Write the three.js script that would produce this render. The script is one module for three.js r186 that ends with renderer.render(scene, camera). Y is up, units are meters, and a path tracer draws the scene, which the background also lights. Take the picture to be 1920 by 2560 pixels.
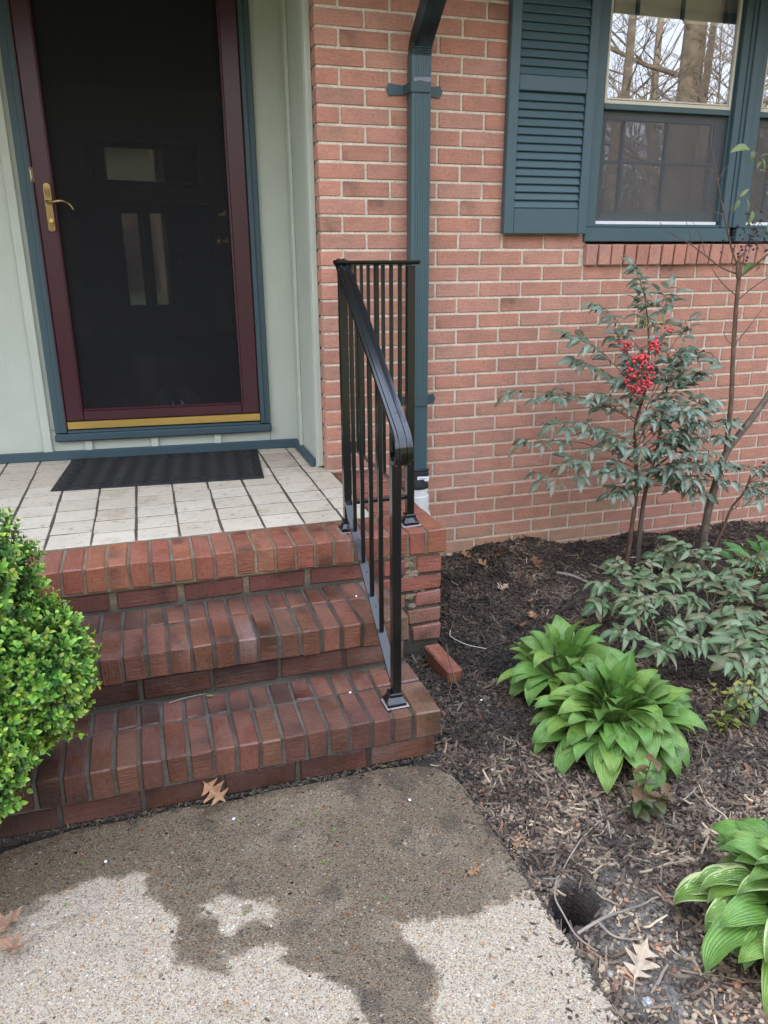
import * as THREE from 'three';
import { mergeGeometries, toCreasedNormals } from 'three/addons/utils/BufferGeometryUtils.js';

// ---------- camera, sky, sun, exposure ----------
const scene = new THREE.Scene();
const camera = new THREE.PerspectiveCamera(67.46, 768 / 1024, 0.05, 400);
camera.position.set(-0.7115, 1.3451, 3.219);
camera.rotation.set(-0.3156, -0.2955, -0.00705, 'YXZ');
const renderer = new THREE.WebGLRenderer({ antialias: true });
renderer.setSize(768, 1024);
renderer.toneMapping = THREE.LinearToneMapping;
renderer.toneMappingExposure = 1.62;
renderer.shadowMap.enabled = true;
const SKY_GAIN = 2.5, SUN = 4.0;
const SUN_DIR = new THREE.Vector3(-0.30, 0.46, -0.84).normalize();   // low behind the house: the whole front lies in open shade
const sun = new THREE.DirectionalLight(new THREE.Color(1, 0.9, 0.76), SUN);
sun.position.copy(SUN_DIR).multiplyScalar(40); sun.castShadow = true;
sun.shadow.mapSize.set(2048, 2048);
Object.assign(sun.shadow.camera, { left: -25, right: 25, top: 25, bottom: -25, near: 1, far: 120 });
scene.add(sun, sun.target);

// ---------- seeded random, noise ----------
let _s = 12345;
const seed = (n) => { _s = (n * 2654435761) >>> 0 || 1; };
const rnd = () => { _s = (_s + 0x6d2b79f5) | 0; let t = Math.imul(_s ^ (_s >>> 15), 1 | _s); t = (t + Math.imul(t ^ (t >>> 7), 61 | t)) ^ t; return ((t ^ (t >>> 14)) >>> 0) / 4294967296; };
const rr = (a, b) => a + (b - a) * rnd();
const pick = (a) => a[Math.floor(rnd() * a.length)];
const clamp = (x, a = 0, b = 1) => Math.min(b, Math.max(a, x));
const lerp = (a, b, t) => a + (b - a) * t;
const sstep = (a, b, x) => { const t = clamp((x - a) / (b - a)); return t * t * (3 - 2 * t); };
const H = new Float32Array(65536); seed(99); for (let i = 0; i < 65536; i++) H[i] = rnd();
const hash = (x, y, k = 0) => H[((Math.imul(x, 374761) ^ Math.imul(y, 668265) ^ Math.imul(k, 974711)) >>> 0) % 65521];
function vnoise(x, y, per = 0, k = 0) {                      // value noise, tiles with period per
  let ix = Math.floor(x), iy = Math.floor(y); const fx = x - ix, fy = y - iy, u = fx * fx * (3 - 2 * fx), v = fy * fy * (3 - 2 * fy);
  let ix1 = ix + 1, iy1 = iy + 1;
  if (per) { ix = ((ix % per) + per) % per; iy = ((iy % per) + per) % per; ix1 = ((ix1 % per) + per) % per; iy1 = ((iy1 % per) + per) % per; }
  const a = hash(ix, iy, k), b = hash(ix1, iy, k), c = hash(ix, iy1, k), d = hash(ix1, iy1, k);
  return a + (b - a) * u + (c - a) * v + (a - b - c + d) * u * v;
}
function fbm(x, y, oct = 4, per = 0, k = 0) { let s = 0, a = 0.5, n = 0; for (let i = 0; i < oct; i++) { s += a * vnoise(x, y, per, k + i); n += a; a *= 0.5; x *= 2; y *= 2; per *= 2; } return s / n; }

function skyTexture() {
  const W = 512, Hh = 256, d = new Float32Array(W * Hh * 4);
  for (let j = 0; j < Hh; j++) for (let i = 0; i < W; i++) {
    const el = ((j + 0.5) / Hh - 0.5) * Math.PI, az = ((i + 0.5) / W - 0.5) * 2 * Math.PI;
    const x = Math.cos(az) * Math.cos(el), y = Math.sin(el), z = Math.sin(az) * Math.cos(el);
    let r, g, b;
    if (y < 0) { r = 0.22; g = 0.20; b = 0.15; }
    else {
      const t = Math.pow(y, 0.5), q = 1 / (y + 0.25);
      const c = sstep(0.38, 0.72, fbm(x * q * 1.6 + 20, z * q * 1.6 + 20, 5, 0, 3)) * (1 - 0.55 * t);
      r = lerp(lerp(1.0, 0.60, t), 1.10, c * 0.7); g = lerp(lerp(1.03, 0.76, t), 1.05, c * 0.7); b = lerp(lerp(1.09, 1.10, t), 0.98, c * 0.7);
      const m = Math.pow(clamp(x * SUN_DIR.x + y * SUN_DIR.y + z * SUN_DIR.z), 6) * 0.5; r += m; g += m * 0.95; b += m * 0.85;
    }
    const o = (j * W + i) * 4; d[o] = r * SKY_GAIN; d[o + 1] = g * SKY_GAIN; d[o + 2] = b * SKY_GAIN; d[o + 3] = 1;
  }
  const t = new THREE.DataTexture(d, W, Hh, THREE.RGBAFormat, THREE.FloatType);
  t.mapping = THREE.EquirectangularReflectionMapping; t.magFilter = THREE.LinearFilter; t.minFilter = THREE.LinearFilter; t.needsUpdate = true;
  return t;
}
scene.background = skyTexture(); scene.environment = scene.background;

// ---------- scene helpers ----------
const names = {};
const numbered = (n) => { const k = names[n] = (names[n] ?? -1) + 1; return k ? n + '_' + String(k).padStart(3, '0') : n; };
const shadow = (o) => { o.castShadow = o.receiveShadow = true; return o; };
function thing(name, label, category, group) { const o = new THREE.Group(); o.name = numbered(name); Object.assign(o.userData, { label, category }); if (group) o.userData.group = group; scene.add(o); return o; }
function tag(o, label, category, group) { Object.assign(o.userData, { label, category }); if (group) o.userData.group = group; return o; }
function part(name, geo, mat, parent, pos, rot) { const m = shadow(new THREE.Mesh(geo, mat)); m.name = name; if (pos) m.position.set(...pos); if (rot) m.rotation.set(...rot); parent.add(m); return m; }
function solo(name, geo, mat, label, category, group) { const m = shadow(new THREE.Mesh(geo, mat)); m.name = numbered(name); scene.add(m); return tag(m, label, category, group); }
function structure(name, geo, mat) { const m = shadow(new THREE.Mesh(geo, mat)); m.name = numbered(name); m.userData.kind = 'structure'; scene.add(m); return m; }
const V = (x, y, z) => new THREE.Vector3(x, y, z);

// chamfered box, uv in metres (by the face's main axis), own uv offset, corners uneven by jit
function cbox(w, h, d, c = 0.002, { jit = 0, jy = jit, uo = null, rot = false } = {}) {
  const W = w / 2, Hh = h / 2, D = d / 2, P = {}; c = Math.min(c, W * 0.9, Hh * 0.9, D * 0.9);
  const pos = [], uv = [], ou = uo ?? [rnd() * 5, rnd() * 5];
  for (const sx of [-1, 1]) for (const sy of [-1, 1]) for (const sz of [-1, 1]) {
    const j = [rr(-jit, jit), rr(-jy, jy), rr(-jit, jit)], k = sx + '' + sy + '' + sz;
    P[k] = [V(sx * W + j[0], sy * (Hh - c) + j[1], sz * (D - c) + j[2]), V(sx * (W - c) + j[0], sy * Hh + j[1], sz * (D - c) + j[2]), V(sx * (W - c) + j[0], sy * (Hh - c) + j[1], sz * D + j[2])];
  }
  const g = (sx, sy, sz, a) => P[sx + '' + sy + '' + sz][a];
  const e1 = V(), e2 = V(), n = V(), m = V();
  const tri = (a, b, q) => {
    n.crossVectors(e1.subVectors(b, a), e2.subVectors(q, a)); m.copy(a).add(b).add(q);
    if (n.dot(m) < 0) [b, q] = [q, b];
    const ax = Math.abs(n.x), ay = Math.abs(n.y), az = Math.abs(n.z);
    for (const v of [a, b, q]) { pos.push(v.x, v.y, v.z); const t = ax >= ay && ax >= az ? [v.z, v.y] : ay >= az ? [v.x, v.z] : [v.x, v.y]; if (rot) t.reverse(); uv.push(t[0] + ou[0], t[1] + ou[1]); }
  };
  const quad = (a, b, q, r) => { tri(a, b, q); tri(a, q, r); };
  for (const s of [-1, 1]) {
    quad(g(s, -1, -1, 0), g(s, 1, -1, 0), g(s, 1, 1, 0), g(s, -1, 1, 0));
    quad(g(-1, s, -1, 1), g(1, s, -1, 1), g(1, s, 1, 1), g(-1, s, 1, 1));
    quad(g(-1, -1, s, 2), g(1, -1, s, 2), g(1, 1, s, 2), g(-1, 1, s, 2));
    for (const r of [-1, 1]) {
      quad(g(s, r, -1, 0), g(s, r, 1, 0), g(s, r, 1, 1), g(s, r, -1, 1));
      quad(g(s, -1, r, 0), g(s, 1, r, 0), g(s, 1, r, 2), g(s, -1, r, 2));
      quad(g(-1, s, r, 1), g(1, s, r, 1), g(1, s, r, 2), g(-1, s, r, 2));
      for (const q of [-1, 1]) tri(g(s, r, q, 0), g(s, r, q, 1), g(s, r, q, 2));
    }
  }
  const o = new THREE.BufferGeometry();
  o.setAttribute('position', new THREE.Float32BufferAttribute(pos, 3)); o.setAttribute('uv', new THREE.Float32BufferAttribute(uv, 2)); o.computeVertexNormals();
  return o;
}
// box by its bounds
const bbox = (x0, x1, y0, y1, z0, z1, c = 0.002, o) => cbox(x1 - x0, y1 - y0, z1 - z0, c, o).translate((x0 + x1) / 2, (y0 + y1) / 2, (z0 + z1) / 2);
const strip = (g) => { const o = g.index ? g.toNonIndexed() : g; for (const k of Object.keys(o.attributes)) if (!['position', 'normal', 'uv', 'color'].includes(k)) o.deleteAttribute(k); return o; };
const merged = (list) => mergeGeometries(list.map(strip), false);
function colorize(g, fn) { const p = g.attributes.position, c = new Float32Array(p.count * 3); for (let i = 0; i < p.count; i++) { const q = fn(p.getX(i), p.getY(i), p.getZ(i)); c[i * 3] = q[0]; c[i * 3 + 1] = q[1]; c[i * 3 + 2] = q[2]; } g.setAttribute('color', new THREE.BufferAttribute(c, 3)); return g; }
// tapered tube through points; radius r0 -> r1
function limb(pts, r0, r1, seg = 5, rad = 5) {
  const vs = pts.map((p) => p.isVector3 ? p : V(...p)), curve = vs.length > 2 ? new THREE.CatmullRomCurve3(vs) : new THREE.LineCurve3(vs[0], vs[1]);
  const n = vs.length > 2 ? seg : 1, g = new THREE.TubeGeometry(curve, n, 1, rad, false), p = g.attributes.position;
  for (let i = 0; i <= n; i++) { const c = curve.getPointAt(i / n), r = lerp(r0, r1, i / n); for (let j = 0; j <= rad; j++) { const k = i * (rad + 1) + j; p.setXYZ(k, c.x + (p.getX(k) - c.x) * r, c.y + (p.getY(k) - c.y) * r, c.z + (p.getZ(k) - c.z) * r); } }
  const uv = g.attributes.uv, L = curve.getLength(); for (let i = 0; i < uv.count; i++) uv.setXY(i, uv.getX(i) * L * 2, uv.getY(i) * 0.15);
  return g;
}
// sweep a closed profile [[across, up]...] along a path; side = fixed axis across
function sweep(path, prof, side, closed = true) {
  const pos = [], uv = [], idx = [], N = prof.length; let L = 0;
  path.forEach((c, i) => {
    const a = path[Math.max(0, i - 1)], b = path[Math.min(path.length - 1, i + 1)], t = b.clone().sub(a).normalize(), up = new THREE.Vector3().crossVectors(side, t).normalize();
    if (i) L += c.distanceTo(path[i - 1]);
    prof.forEach(([x, y], j) => { const v = c.clone().addScaledVector(side, x).addScaledVector(up, y); pos.push(v.x, v.y, v.z); uv.push(L, j / N * 0.15); });
    if (i) for (let j = 0; j < (closed ? N : N - 1); j++) { const k = (j + 1) % N, p = (i - 1) * N, q = i * N; idx.push(p + j, q + j, q + k, p + j, q + k, p + k); }
  });
  if (closed) { const cap = (o, f) => { for (let j = 1; j < N - 1; j++) f ? idx.push(o, o + j, o + j + 1) : idx.push(o, o + j + 1, o + j); }; cap(0, true); cap((path.length - 1) * N, false); }
  const g = new THREE.BufferGeometry(); g.setAttribute('position', new THREE.Float32BufferAttribute(pos, 3)); g.setAttribute('uv', new THREE.Float32BufferAttribute(uv, 2)); g.setIndex(idx);
  const o = toCreasedNormals(g, 0.6); return o;
}

// ---------- textures ----------
function tex(n, fn, { srgb = false, rx = 1, ry = rx, m = n } = {}) {
  const d = new Uint8Array(n * m * 4);
  for (let y = 0; y < m; y++) for (let x = 0; x < n; x++) { const c = fn(x / n, y / m, x, y), o = (y * n + x) * 4; d[o] = clamp(c[0]) * 255; d[o + 1] = clamp(c[1]) * 255; d[o + 2] = clamp(c[2]) * 255; d[o + 3] = 255; }
  const t = new THREE.DataTexture(d, n, m); t.wrapS = t.wrapT = THREE.RepeatWrapping; t.magFilter = THREE.LinearFilter; t.minFilter = THREE.LinearMipmapLinearFilter; t.generateMipmaps = true; t.repeat.set(rx, ry);
  if (srgb) t.colorSpace = THREE.SRGBColorSpace; t.needsUpdate = true; return t;
}
const grey = (v) => [v, v, v];
// brick: multiplies the brick's own tone. drag marks along the face, pits, pale grains, soft mottling
function brickMaps(k, stain) {
  const N = 1024, P = 8, hgt = new Float32Array(N * N);
  seed(500 + k); const pits = []; for (let i = 0; i < 1500; i++) pits.push([rnd() * N, rnd() * N, rr(0.8, 3.2), rnd()]);
  const mark = new Float32Array(N * N);
  for (const [px, py, r, t] of pits) for (let y = -4; y <= 4; y++) for (let x = -4; x <= 4; x++) { const q = Math.hypot(x * 0.7, y); if (q < r) { const o = ((Math.round(py + y) + N) % N) * N + ((Math.round(px + x) + N) % N); mark[o] = t < 0.62 ? -(1 - q / r * 0.5) : (1 - q / r * 0.5) * (t > 0.9 ? 1.1 : 0.6); } }
  const map = tex(N, (u, v, x, y) => {
    const m = fbm(u * P, v * P, 4, P, k), f = fbm(u * 128, v * 128, 2, 128, k + 9), drag = fbm(u * 20, v * 180, 2, 20, k + 4), mk = mark[y * N + x];
    const st = stain ? sstep(0.52, 0.8, fbm(u * 6 + 3, v * 6, 4, 6, k + 20)) * stain : 0, ef = sstep(0.74, 0.86, fbm(u * 5, v * 5 + 7, 4, 5, k + 31)) * 0.3;
    let b = 0.8 + (m - 0.5) * 0.32 + (f - 0.5) * 0.22 + (drag - 0.5) * 0.16; b *= 1 - st * 0.55;
    b += mk < 0 ? mk * 0.2 : mk * 0.16; hgt[y * N + x] = 0.55 + (f - 0.5) * 0.5 + (drag - 0.5) * 0.5 + (mk < 0 ? mk * 0.5 : mk * 0.15);
    const w = (m - 0.5) * 0.1; return [b + w + ef * 0.2, b - w * 0.4 + ef * 0.5 + st * 0.03, b - w + ef * 0.6 + st * 0.03];
  }, { rx: 1.25 });
  const bump = tex(N, (u, v, x, y) => grey(hgt[y * N + x]), { rx: 1.25 });
  return { map, bump };
}
const BW = brickMaps(1, 0), BS = brickMaps(2, 1);
const noiseMap = tex(512, (u, v) => grey(0.5 + (fbm(u * 8, v * 8, 5, 8, 60) - 0.5) * 1.4), { rx: 2 });
const wetRough = tex(512, (u, v) => grey(0.34 + 0.6 * sstep(0.32, 0.68, fbm(u * 6, v * 6, 5, 6, 71))), { rx: 1.5 });
const paintMap = tex(512, (u, v) => { const g = fbm(u * 90, v * 4, 3, 2, 80), m = fbm(u * 4, v * 4, 4, 4, 84); return grey(0.93 + (g - 0.5) * 0.12 + (m - 0.5) * 0.16); }, { rx: 1.2 });
const paintBump = tex(512, (u, v) => grey(0.5 + (fbm(u * 90, v * 4, 3, 2, 80) - 0.5) * 1.2), { rx: 1.2 });
const sandMap = tex(512, (u, v) => grey(0.85 + (fbm(u * 64, v * 64, 3, 64, 90) - 0.5) * 0.5 + (fbm(u * 8, v * 8, 3, 8, 91) - 0.5) * 0.25), { rx: 3 });
const barkMap = tex(256, (u, v) => { const f = fbm(u * 4, v * 24, 4, 4, 100), l = sstep(0.6, 0.75, fbm(u * 12, v * 10, 3, 2, 104)) * 0.3; return grey(0.62 + (f - 0.5) * 0.9 + l); }, { rx: 1 });

// ---------- materials ----------
const std = (o) => { if (Array.isArray(o.color)) o.color = new THREE.Color().setRGB(...o.color); return new THREE.MeshStandardMaterial({ roughness: 0.8, ...o }); };
const phy = (o) => { if (Array.isArray(o.color)) o.color = new THREE.Color().setRGB(...o.color); return new THREE.MeshPhysicalMaterial({ roughness: 0.6, ...o }); };
const M = {
  wallMortar: std({ color: [0.70, 0.62, 0.48], map: sandMap, bumpMap: sandMap, bumpScale: 0.002, roughness: 0.95 }),
  stepMortar: std({ color: [1, 1, 1], map: sandMap, bumpMap: sandMap, bumpScale: 0.003, roughness: 0.8, vertexColors: true }),
  stepBrick: std({ color: [1, 1, 1], map: BS.map, bumpMap: BS.bump, bumpScale: 0.0022, roughness: 1, roughnessMap: wetRough, vertexColors: true }),
  tile: null,
  teal: std({ color: [0.058, 0.105, 0.118], map: paintMap, bumpMap: paintBump, bumpScale: 0.0006, roughness: 0.5 }),
  tealWood: std({ color: [0.040, 0.075, 0.088], map: paintMap, bumpMap: paintBump, bumpScale: 0.001, roughness: 0.55 }),
  tealPipe: std({ color: [0.056, 0.103, 0.112], map: paintMap, roughness: 0.45 }),
  siding: std({ color: [0.475, 0.505, 0.415], map: paintMap, bumpMap: paintBump, bumpScale: 0.0015, roughness: 0.75 }),
  maroon: std({ color: [0.050, 0.012, 0.018], roughness: 0.32, roughnessMap: null }),
  brass: std({ color: [0.75, 0.52, 0.17], metalness: 1, roughness: 0.34, map: paintMap }),
  oldBrass: std({ color: [0.66, 0.46, 0.19], metalness: 0.9, roughness: 0.45, map: noiseMap }),
  iron: phy({ color: [0.004, 0.004, 0.0045], roughness: 0.35, ior: 1.3, clearcoat: 1.0, clearcoatRoughness: 0.14 }),
  rubber: std({ color: [0.016, 0.016, 0.017], roughness: 0.6 }),
  pvc: std({ color: [0.78, 0.77, 0.72], roughness: 0.35, map: paintMap }),
  cream: std({ color: [0.62, 0.57, 0.44], roughness: 0.5 }),
  white: std({ color: [0.75, 0.75, 0.74], roughness: 0.6 }),
  caulk: std({ color: [0.36, 0.31, 0.29], roughness: 0.9, map: sandMap }),
  bark: std({ color: [0.17, 0.125, 0.09], map: barkMap, bumpMap: barkMap, bumpScale: 0.002, roughness: 0.9 }),
  canes: std({ color: [0.17, 0.10, 0.06], map: barkMap, bumpMap: barkMap, bumpScale: 0.0015, roughness: 0.85 }),
  twig: std({ color: [0.33, 0.27, 0.21], map: barkMap, roughness: 0.9 }),
  glass: phy({ color: [1, 1, 1], transmission: 1, thickness: 0, roughness: 0, ior: 2.33 }),
  insect: std({ color: [0.15, 0.142, 0.14], roughness: 0.9, transparent: true, opacity: 0.33 }),
};

// ---------- far ground, house shell ----------
const CC = 0.06624, WALL_X0 = 0.007, WIN = { x0: 1.222, x1: 2.93, y0: 1.422, y1: 2.62 };
{
  const lawn = tex(512, (u, v) => { const f = fbm(u * 60, v * 60, 3, 60, 120), l = sstep(0.55, 0.7, fbm(u * 40, v * 40 + 3, 3, 40, 125)); return [lerp(0.08, 0.20, l) + f * 0.06, lerp(0.10, 0.155, l) + f * 0.06, lerp(0.035, 0.09, l) + f * 0.03]; }, { rx: 60 });
  const g = new THREE.PlaneGeometry(240, 240); g.rotateX(-Math.PI / 2); g.translate(0, -0.16, 30);
  structure('ground', g, std({ map: lawn, roughness: 1 }));
}
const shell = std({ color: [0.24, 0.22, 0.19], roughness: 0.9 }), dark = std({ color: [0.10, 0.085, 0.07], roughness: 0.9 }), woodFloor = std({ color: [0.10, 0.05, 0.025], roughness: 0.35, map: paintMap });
{
  // roof: two thick slopes and a soffit, and the far outer walls, so that the sun stays behind the house
  const r = thing('roof', 'shingled house roof with deep eave above the porch, out of the picture', 'roof');
  const sh = std({ color: [0.09, 0.085, 0.08], roughness: 0.95, map: sandMap });
  const slope = (za, ya, zb, yb) => { const L = Math.hypot(zb - za, yb - ya), g = cbox(18, 0.14, L, 0.01); g.rotateX(-Math.atan2(yb - ya, zb - za)); return g.translate(1, (ya + yb) / 2, (za + zb) / 2); };
  part('roof_slope', slope(-4.6, 5.3, 0.62, 2.72), sh, r); part('roof_slope', slope(-10.2, 2.72, -4.6, 5.3), sh, r);
  part('soffit', bbox(-8, 10, 2.72, 2.75, -0.72, -0.02), std({ color: [0.5, 0.48, 0.42] }), r); part('soffit', bbox(-8, 10, 2.54, 2.57, 0.002, 0.53), std({ color: [0.30, 0.28, 0.25] }), r); part('soffit_riser', bbox(-8, 10, 2.571, 2.719, -0.015, 0.01), std({ color: [0.4, 0.38, 0.34] }), r);
  part('fascia', bbox(-8, 10, 2.50, 2.66, 0.532, 0.56), M.tealWood, r); part('gutter', bbox(-8, 10, 2.55, 2.66, 0.562, 0.66, 0.015), M.tealWood, r);
  const h = thing('house_shell', 'outer side and rear walls of the house behind the brick front', 'house');
  for (const [a, b, c, d] of [[-8, -7.8, -9.6, -0.75], [9.8, 10, -9.6, -0.05], [-8, 10, -9.8, -9.6]]) part('outer_wall', bbox(a, b, -0.1, c === -9.8 ? 2.85 : 4.2, c, d), shell, h);
  part('outer_wall', bbox(-8, -1.9, -0.1, 2.70, -0.9, -0.72), M.siding, h);
}
// hall behind the storm door and the room behind the windows, closed boxes
{
  const hallWall = std({ color: [0.58, 0.51, 0.40], roughness: 0.9 });
  structure('interior_floor', bbox(-2.7, 1.15, 0.50, 0.61, -5.7, -0.80), woodFloor);
  structure('interior_ceiling', bbox(-2.7, 1.15, 3.0, 3.1, -5.7, -0.80), hallWall);
  structure('interior_wall', bbox(-2.7, 1.15, 0.61, 3.0, -5.7, -5.6), hallWall);
  structure('interior_wall', bbox(-2.8, -2.7, 0.5, 3.1, -5.7, -0.80), hallWall);
  structure('interior_wall', bbox(1.15, 1.22, 0.5, 3.1, -5.7, -0.11), hallWall);
  structure('interior_wall', bbox(-2.7, -1.22, 0.5, 3.0, -0.80, -0.74), hallWall);
  structure('interior_wall', bbox(-0.13, 1.15, 0.5, 3.0, -0.80, -0.66), hallWall);
  structure('interior_wall', bbox(-1.22, -0.13, 2.70, 3.0, -0.80, -0.70), hallWall);
  structure('interior_floor', bbox(1.22, 4.2, 0.5, 0.61, -3.2, -0.11), woodFloor);
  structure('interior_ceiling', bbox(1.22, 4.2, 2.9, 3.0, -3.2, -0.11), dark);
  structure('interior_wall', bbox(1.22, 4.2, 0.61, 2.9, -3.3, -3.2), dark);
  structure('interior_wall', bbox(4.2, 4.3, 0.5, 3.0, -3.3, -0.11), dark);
}

// ---------- brick wall ----------
camera.updateMatrixWorld(); camera.updateProjectionMatrix();
const inView = (x, y, z, m = 0.06) => { const v = V(x, y, z).project(camera); return Math.abs(v.x) < 1 + m && Math.abs(v.y) < 1 + m && v.z < 1; };
{
  const wall = thing('brick_wall', 'pale red running-bond brick house wall with light mortar joints', 'brick wall');
  const mz = -0.0045, bk = -0.11;
  const ms = []; const X0 = WALL_X0 + 0.006, X1 = 6;
  for (const [a, b, c, d] of [[X0, X1, -0.15, WIN.y0 - 0.1], [X0, WIN.x0, WIN.y0 - 0.1, 2.72], [WIN.x1, X1, WIN.y0 - 0.1, 2.72], [WIN.x0, WIN.x1, WIN.y1, 2.72]]) ms.push(bbox(a, b, c, d, bk, mz, 0.0005));
  ms.push(bbox(WIN.x0, WIN.x1, WIN.y0 - 0.1, WIN.y0 - 0.012, bk, 0.004, 0.0005));
  part('mortar', merged(ms), M.wallMortar, wall);
  const tones = [[0.565, 0.272, 0.188], [0.545, 0.258, 0.178], [0.575, 0.288, 0.204], [0.53, 0.248, 0.172], [0.555, 0.278, 0.198], [0.55, 0.26, 0.176], [0.575, 0.294, 0.211]];
  const mat = tones.map((t) => std({ color: t, map: BW.map, bumpMap: BW.bump, bumpScale: 0.0018, roughness: 0.92 }));
  const worn = [[0.50, 0.24, 0.165], [0.56, 0.28, 0.19]].map((t) => std({ color: t, map: BS.map, bumpMap: BS.bump, bumpScale: 0.0018, roughness: 0.92 }));
  const soil = [[0.53, 0.30, 0.195], [0.51, 0.285, 0.185], [0.54, 0.315, 0.205]].map((t) => std({ color: t, map: BW.map, bumpMap: BW.bump, bumpScale: 0.0018, roughness: 0.95 }));
  const cache = {}; seed(7);
  const geo = (w) => { const k = w.toFixed(3); cache[k] ??= [0, 1, 2, 3, 4].map(() => cbox(w, 0.0558, 0.095, 0.0022, { jit: 0.0008 })); return pick(cache[k]); };
  const list = [];
  for (let k = -7; k < 36; k++) {
    const y = (34 - k - 0.5) * CC, off = (k & 1 ? 0.1015 : 0) + (k >= 29 ? 0.016 : 0);
    let x = WALL_X0 - 0.005;
    for (let n = 0; n < 34; n++) {
      const xe = n === 0 ? (off || 0.203) : off + 0.203 * n + (off ? 0 : 0.203);
      let a = x + 0.005, b = xe - 0.005; x = xe;
      if (n === 0) a = WALL_X0;
      const rowLow = y < WIN.y0 && y > WIN.y0 - 0.1, rowWin = y > WIN.y0 && y < WIN.y1;
      if (rowLow || rowWin) { const xl = rowLow ? 1.2 : WIN.x0 - 0.004; if (a > xl - 0.03 && a < WIN.x1 - 0.1) continue; if (b > xl && a < xl) b = xl - 0.006; if (a < WIN.x1 && b > WIN.x1) a = WIN.x1 + 0.005; if (b < a + 0.03) continue; }
      if (a > 3.6) break;
      list.push([(a + b) / 2, y, b - a, k]);
    }
  }
  const see = list.filter(([x, y]) => inView(x, y, 0)), d = ([x, y]) => V(x, y, 0).distanceTo(camera.position);
  const hidden = ([x, y, w]) => x - w / 2 > 0.80 && x + w / 2 < 1.195 && y > 1.49;
  const main = see.filter((b) => !hidden(b)).sort((p, q) => d(p) - d(q)), one = new Set(main.slice(0, 282));
  const rest = [];
  for (const b of list) {
    const [x, y, w, k] = b, low = k >= 33 || (k >= 30 && rnd() < 0.15 * (k - 29));
    const m = low ? pick(soil) : rnd() < 0.16 ? pick(worn) : pick(mat), z = -0.0475 + rr(-0.0006, 0.001);
    if (one.has(b)) part('brick', geo(w), m, wall, [x, y, z], [0, 0, rr(-0.002, 0.002)]);
    else rest.push(geo(w).clone().translate(x, y, z));
  }
  part('brick', merged(rest), mat[0], wall).userData.kind = 'stuff';
  // rowlock sill bricks under the windows, proud of the wall
  for (let i = 0; i < 15; i++) { const w = i ? 0.0665 : 0.0665; part('sill_brick', cbox(0.058, 0.088, 0.12, 0.003, { jit: 0.0015, rot: true }), pick(mat), wall, [1.244 + i * w, 1.3715, -0.034], [0.07, 0, rr(-0.02, 0.02)]); }
}

// ---------- siding of the porch recess; the recess back is slightly askew to the brick front ----------
const ASKEW = -0.08, DOOR0 = V(-0.02, 0, -0.53);
const toDoor = (o) => { o.position.copy(DOOR0); o.rotation.y = ASKEW; return o; };
{
  const w = toDoor(thing('porch_siding_wall', 'sage green painted vertical siding around the front door', 'siding wall'));
  seed(21);
  const top = 2.72, L = -1.138, R = -0.132;
  part('panel', bbox(-1.9, -1.18, 0.46, top, -0.06, 0), M.siding, w);
  part('panel', bbox(R - 0.004, 0.03, 0.46, top, -0.06, 0), M.siding, w);
  part('panel', bbox(-1.178, R - 0.006, 0.46, 0.60, -0.06, -0.001), M.siding, w);
  part('panel', bbox(-1.178, -1.09, 0.602, top, -0.06, -0.003), M.siding, w);
  part('panel', bbox(-1.178, R - 0.006, 2.66, top, -0.06, -0.003), M.siding, w);
  part('batten', bbox(-1.197, -1.157, 0.50, top, 0.002, 0.017, 0.003), M.siding, w);
  part('batten', bbox(-1.50, -1.462, 0.50, top, 0.002, 0.017, 0.003), M.siding, w);
  for (const u of [-0.995, -0.693, -0.395]) part('batten', bbox(u - 0.017, u + 0.017, 0.49, 0.551, 0.002, 0.014, 0.002), M.siding, w);
  part('baseboard', bbox(-1.9, -0.004, 0.461, 0.504, 0.003, 0.026, 0.004), M.tealWood, w, [0, 0, 0]);
  // side of the recess, its boards, skirting and the edge board against the brick
  const s = thing('porch_side_wall', 'sage green side wall between the door and the brick corner', 'siding wall');
  part('panel', bbox(-0.022, 0.0, 0.46, top, -0.56, -0.085), M.siding, s);
  part('batten', bbox(-0.038, -0.0225, 0.50, top, -0.412, -0.372, 0.003), M.siding, s);
  part('baseboard', bbox(-0.046, -0.024, 0.461, 0.502, -0.535, -0.10, 0.004), M.tealWood, s);
  part('corner_board', bbox(-0.020, 0.0065, 0.472, top, -0.10, -0.062, 0.003), M.siding, s);
}
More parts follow.
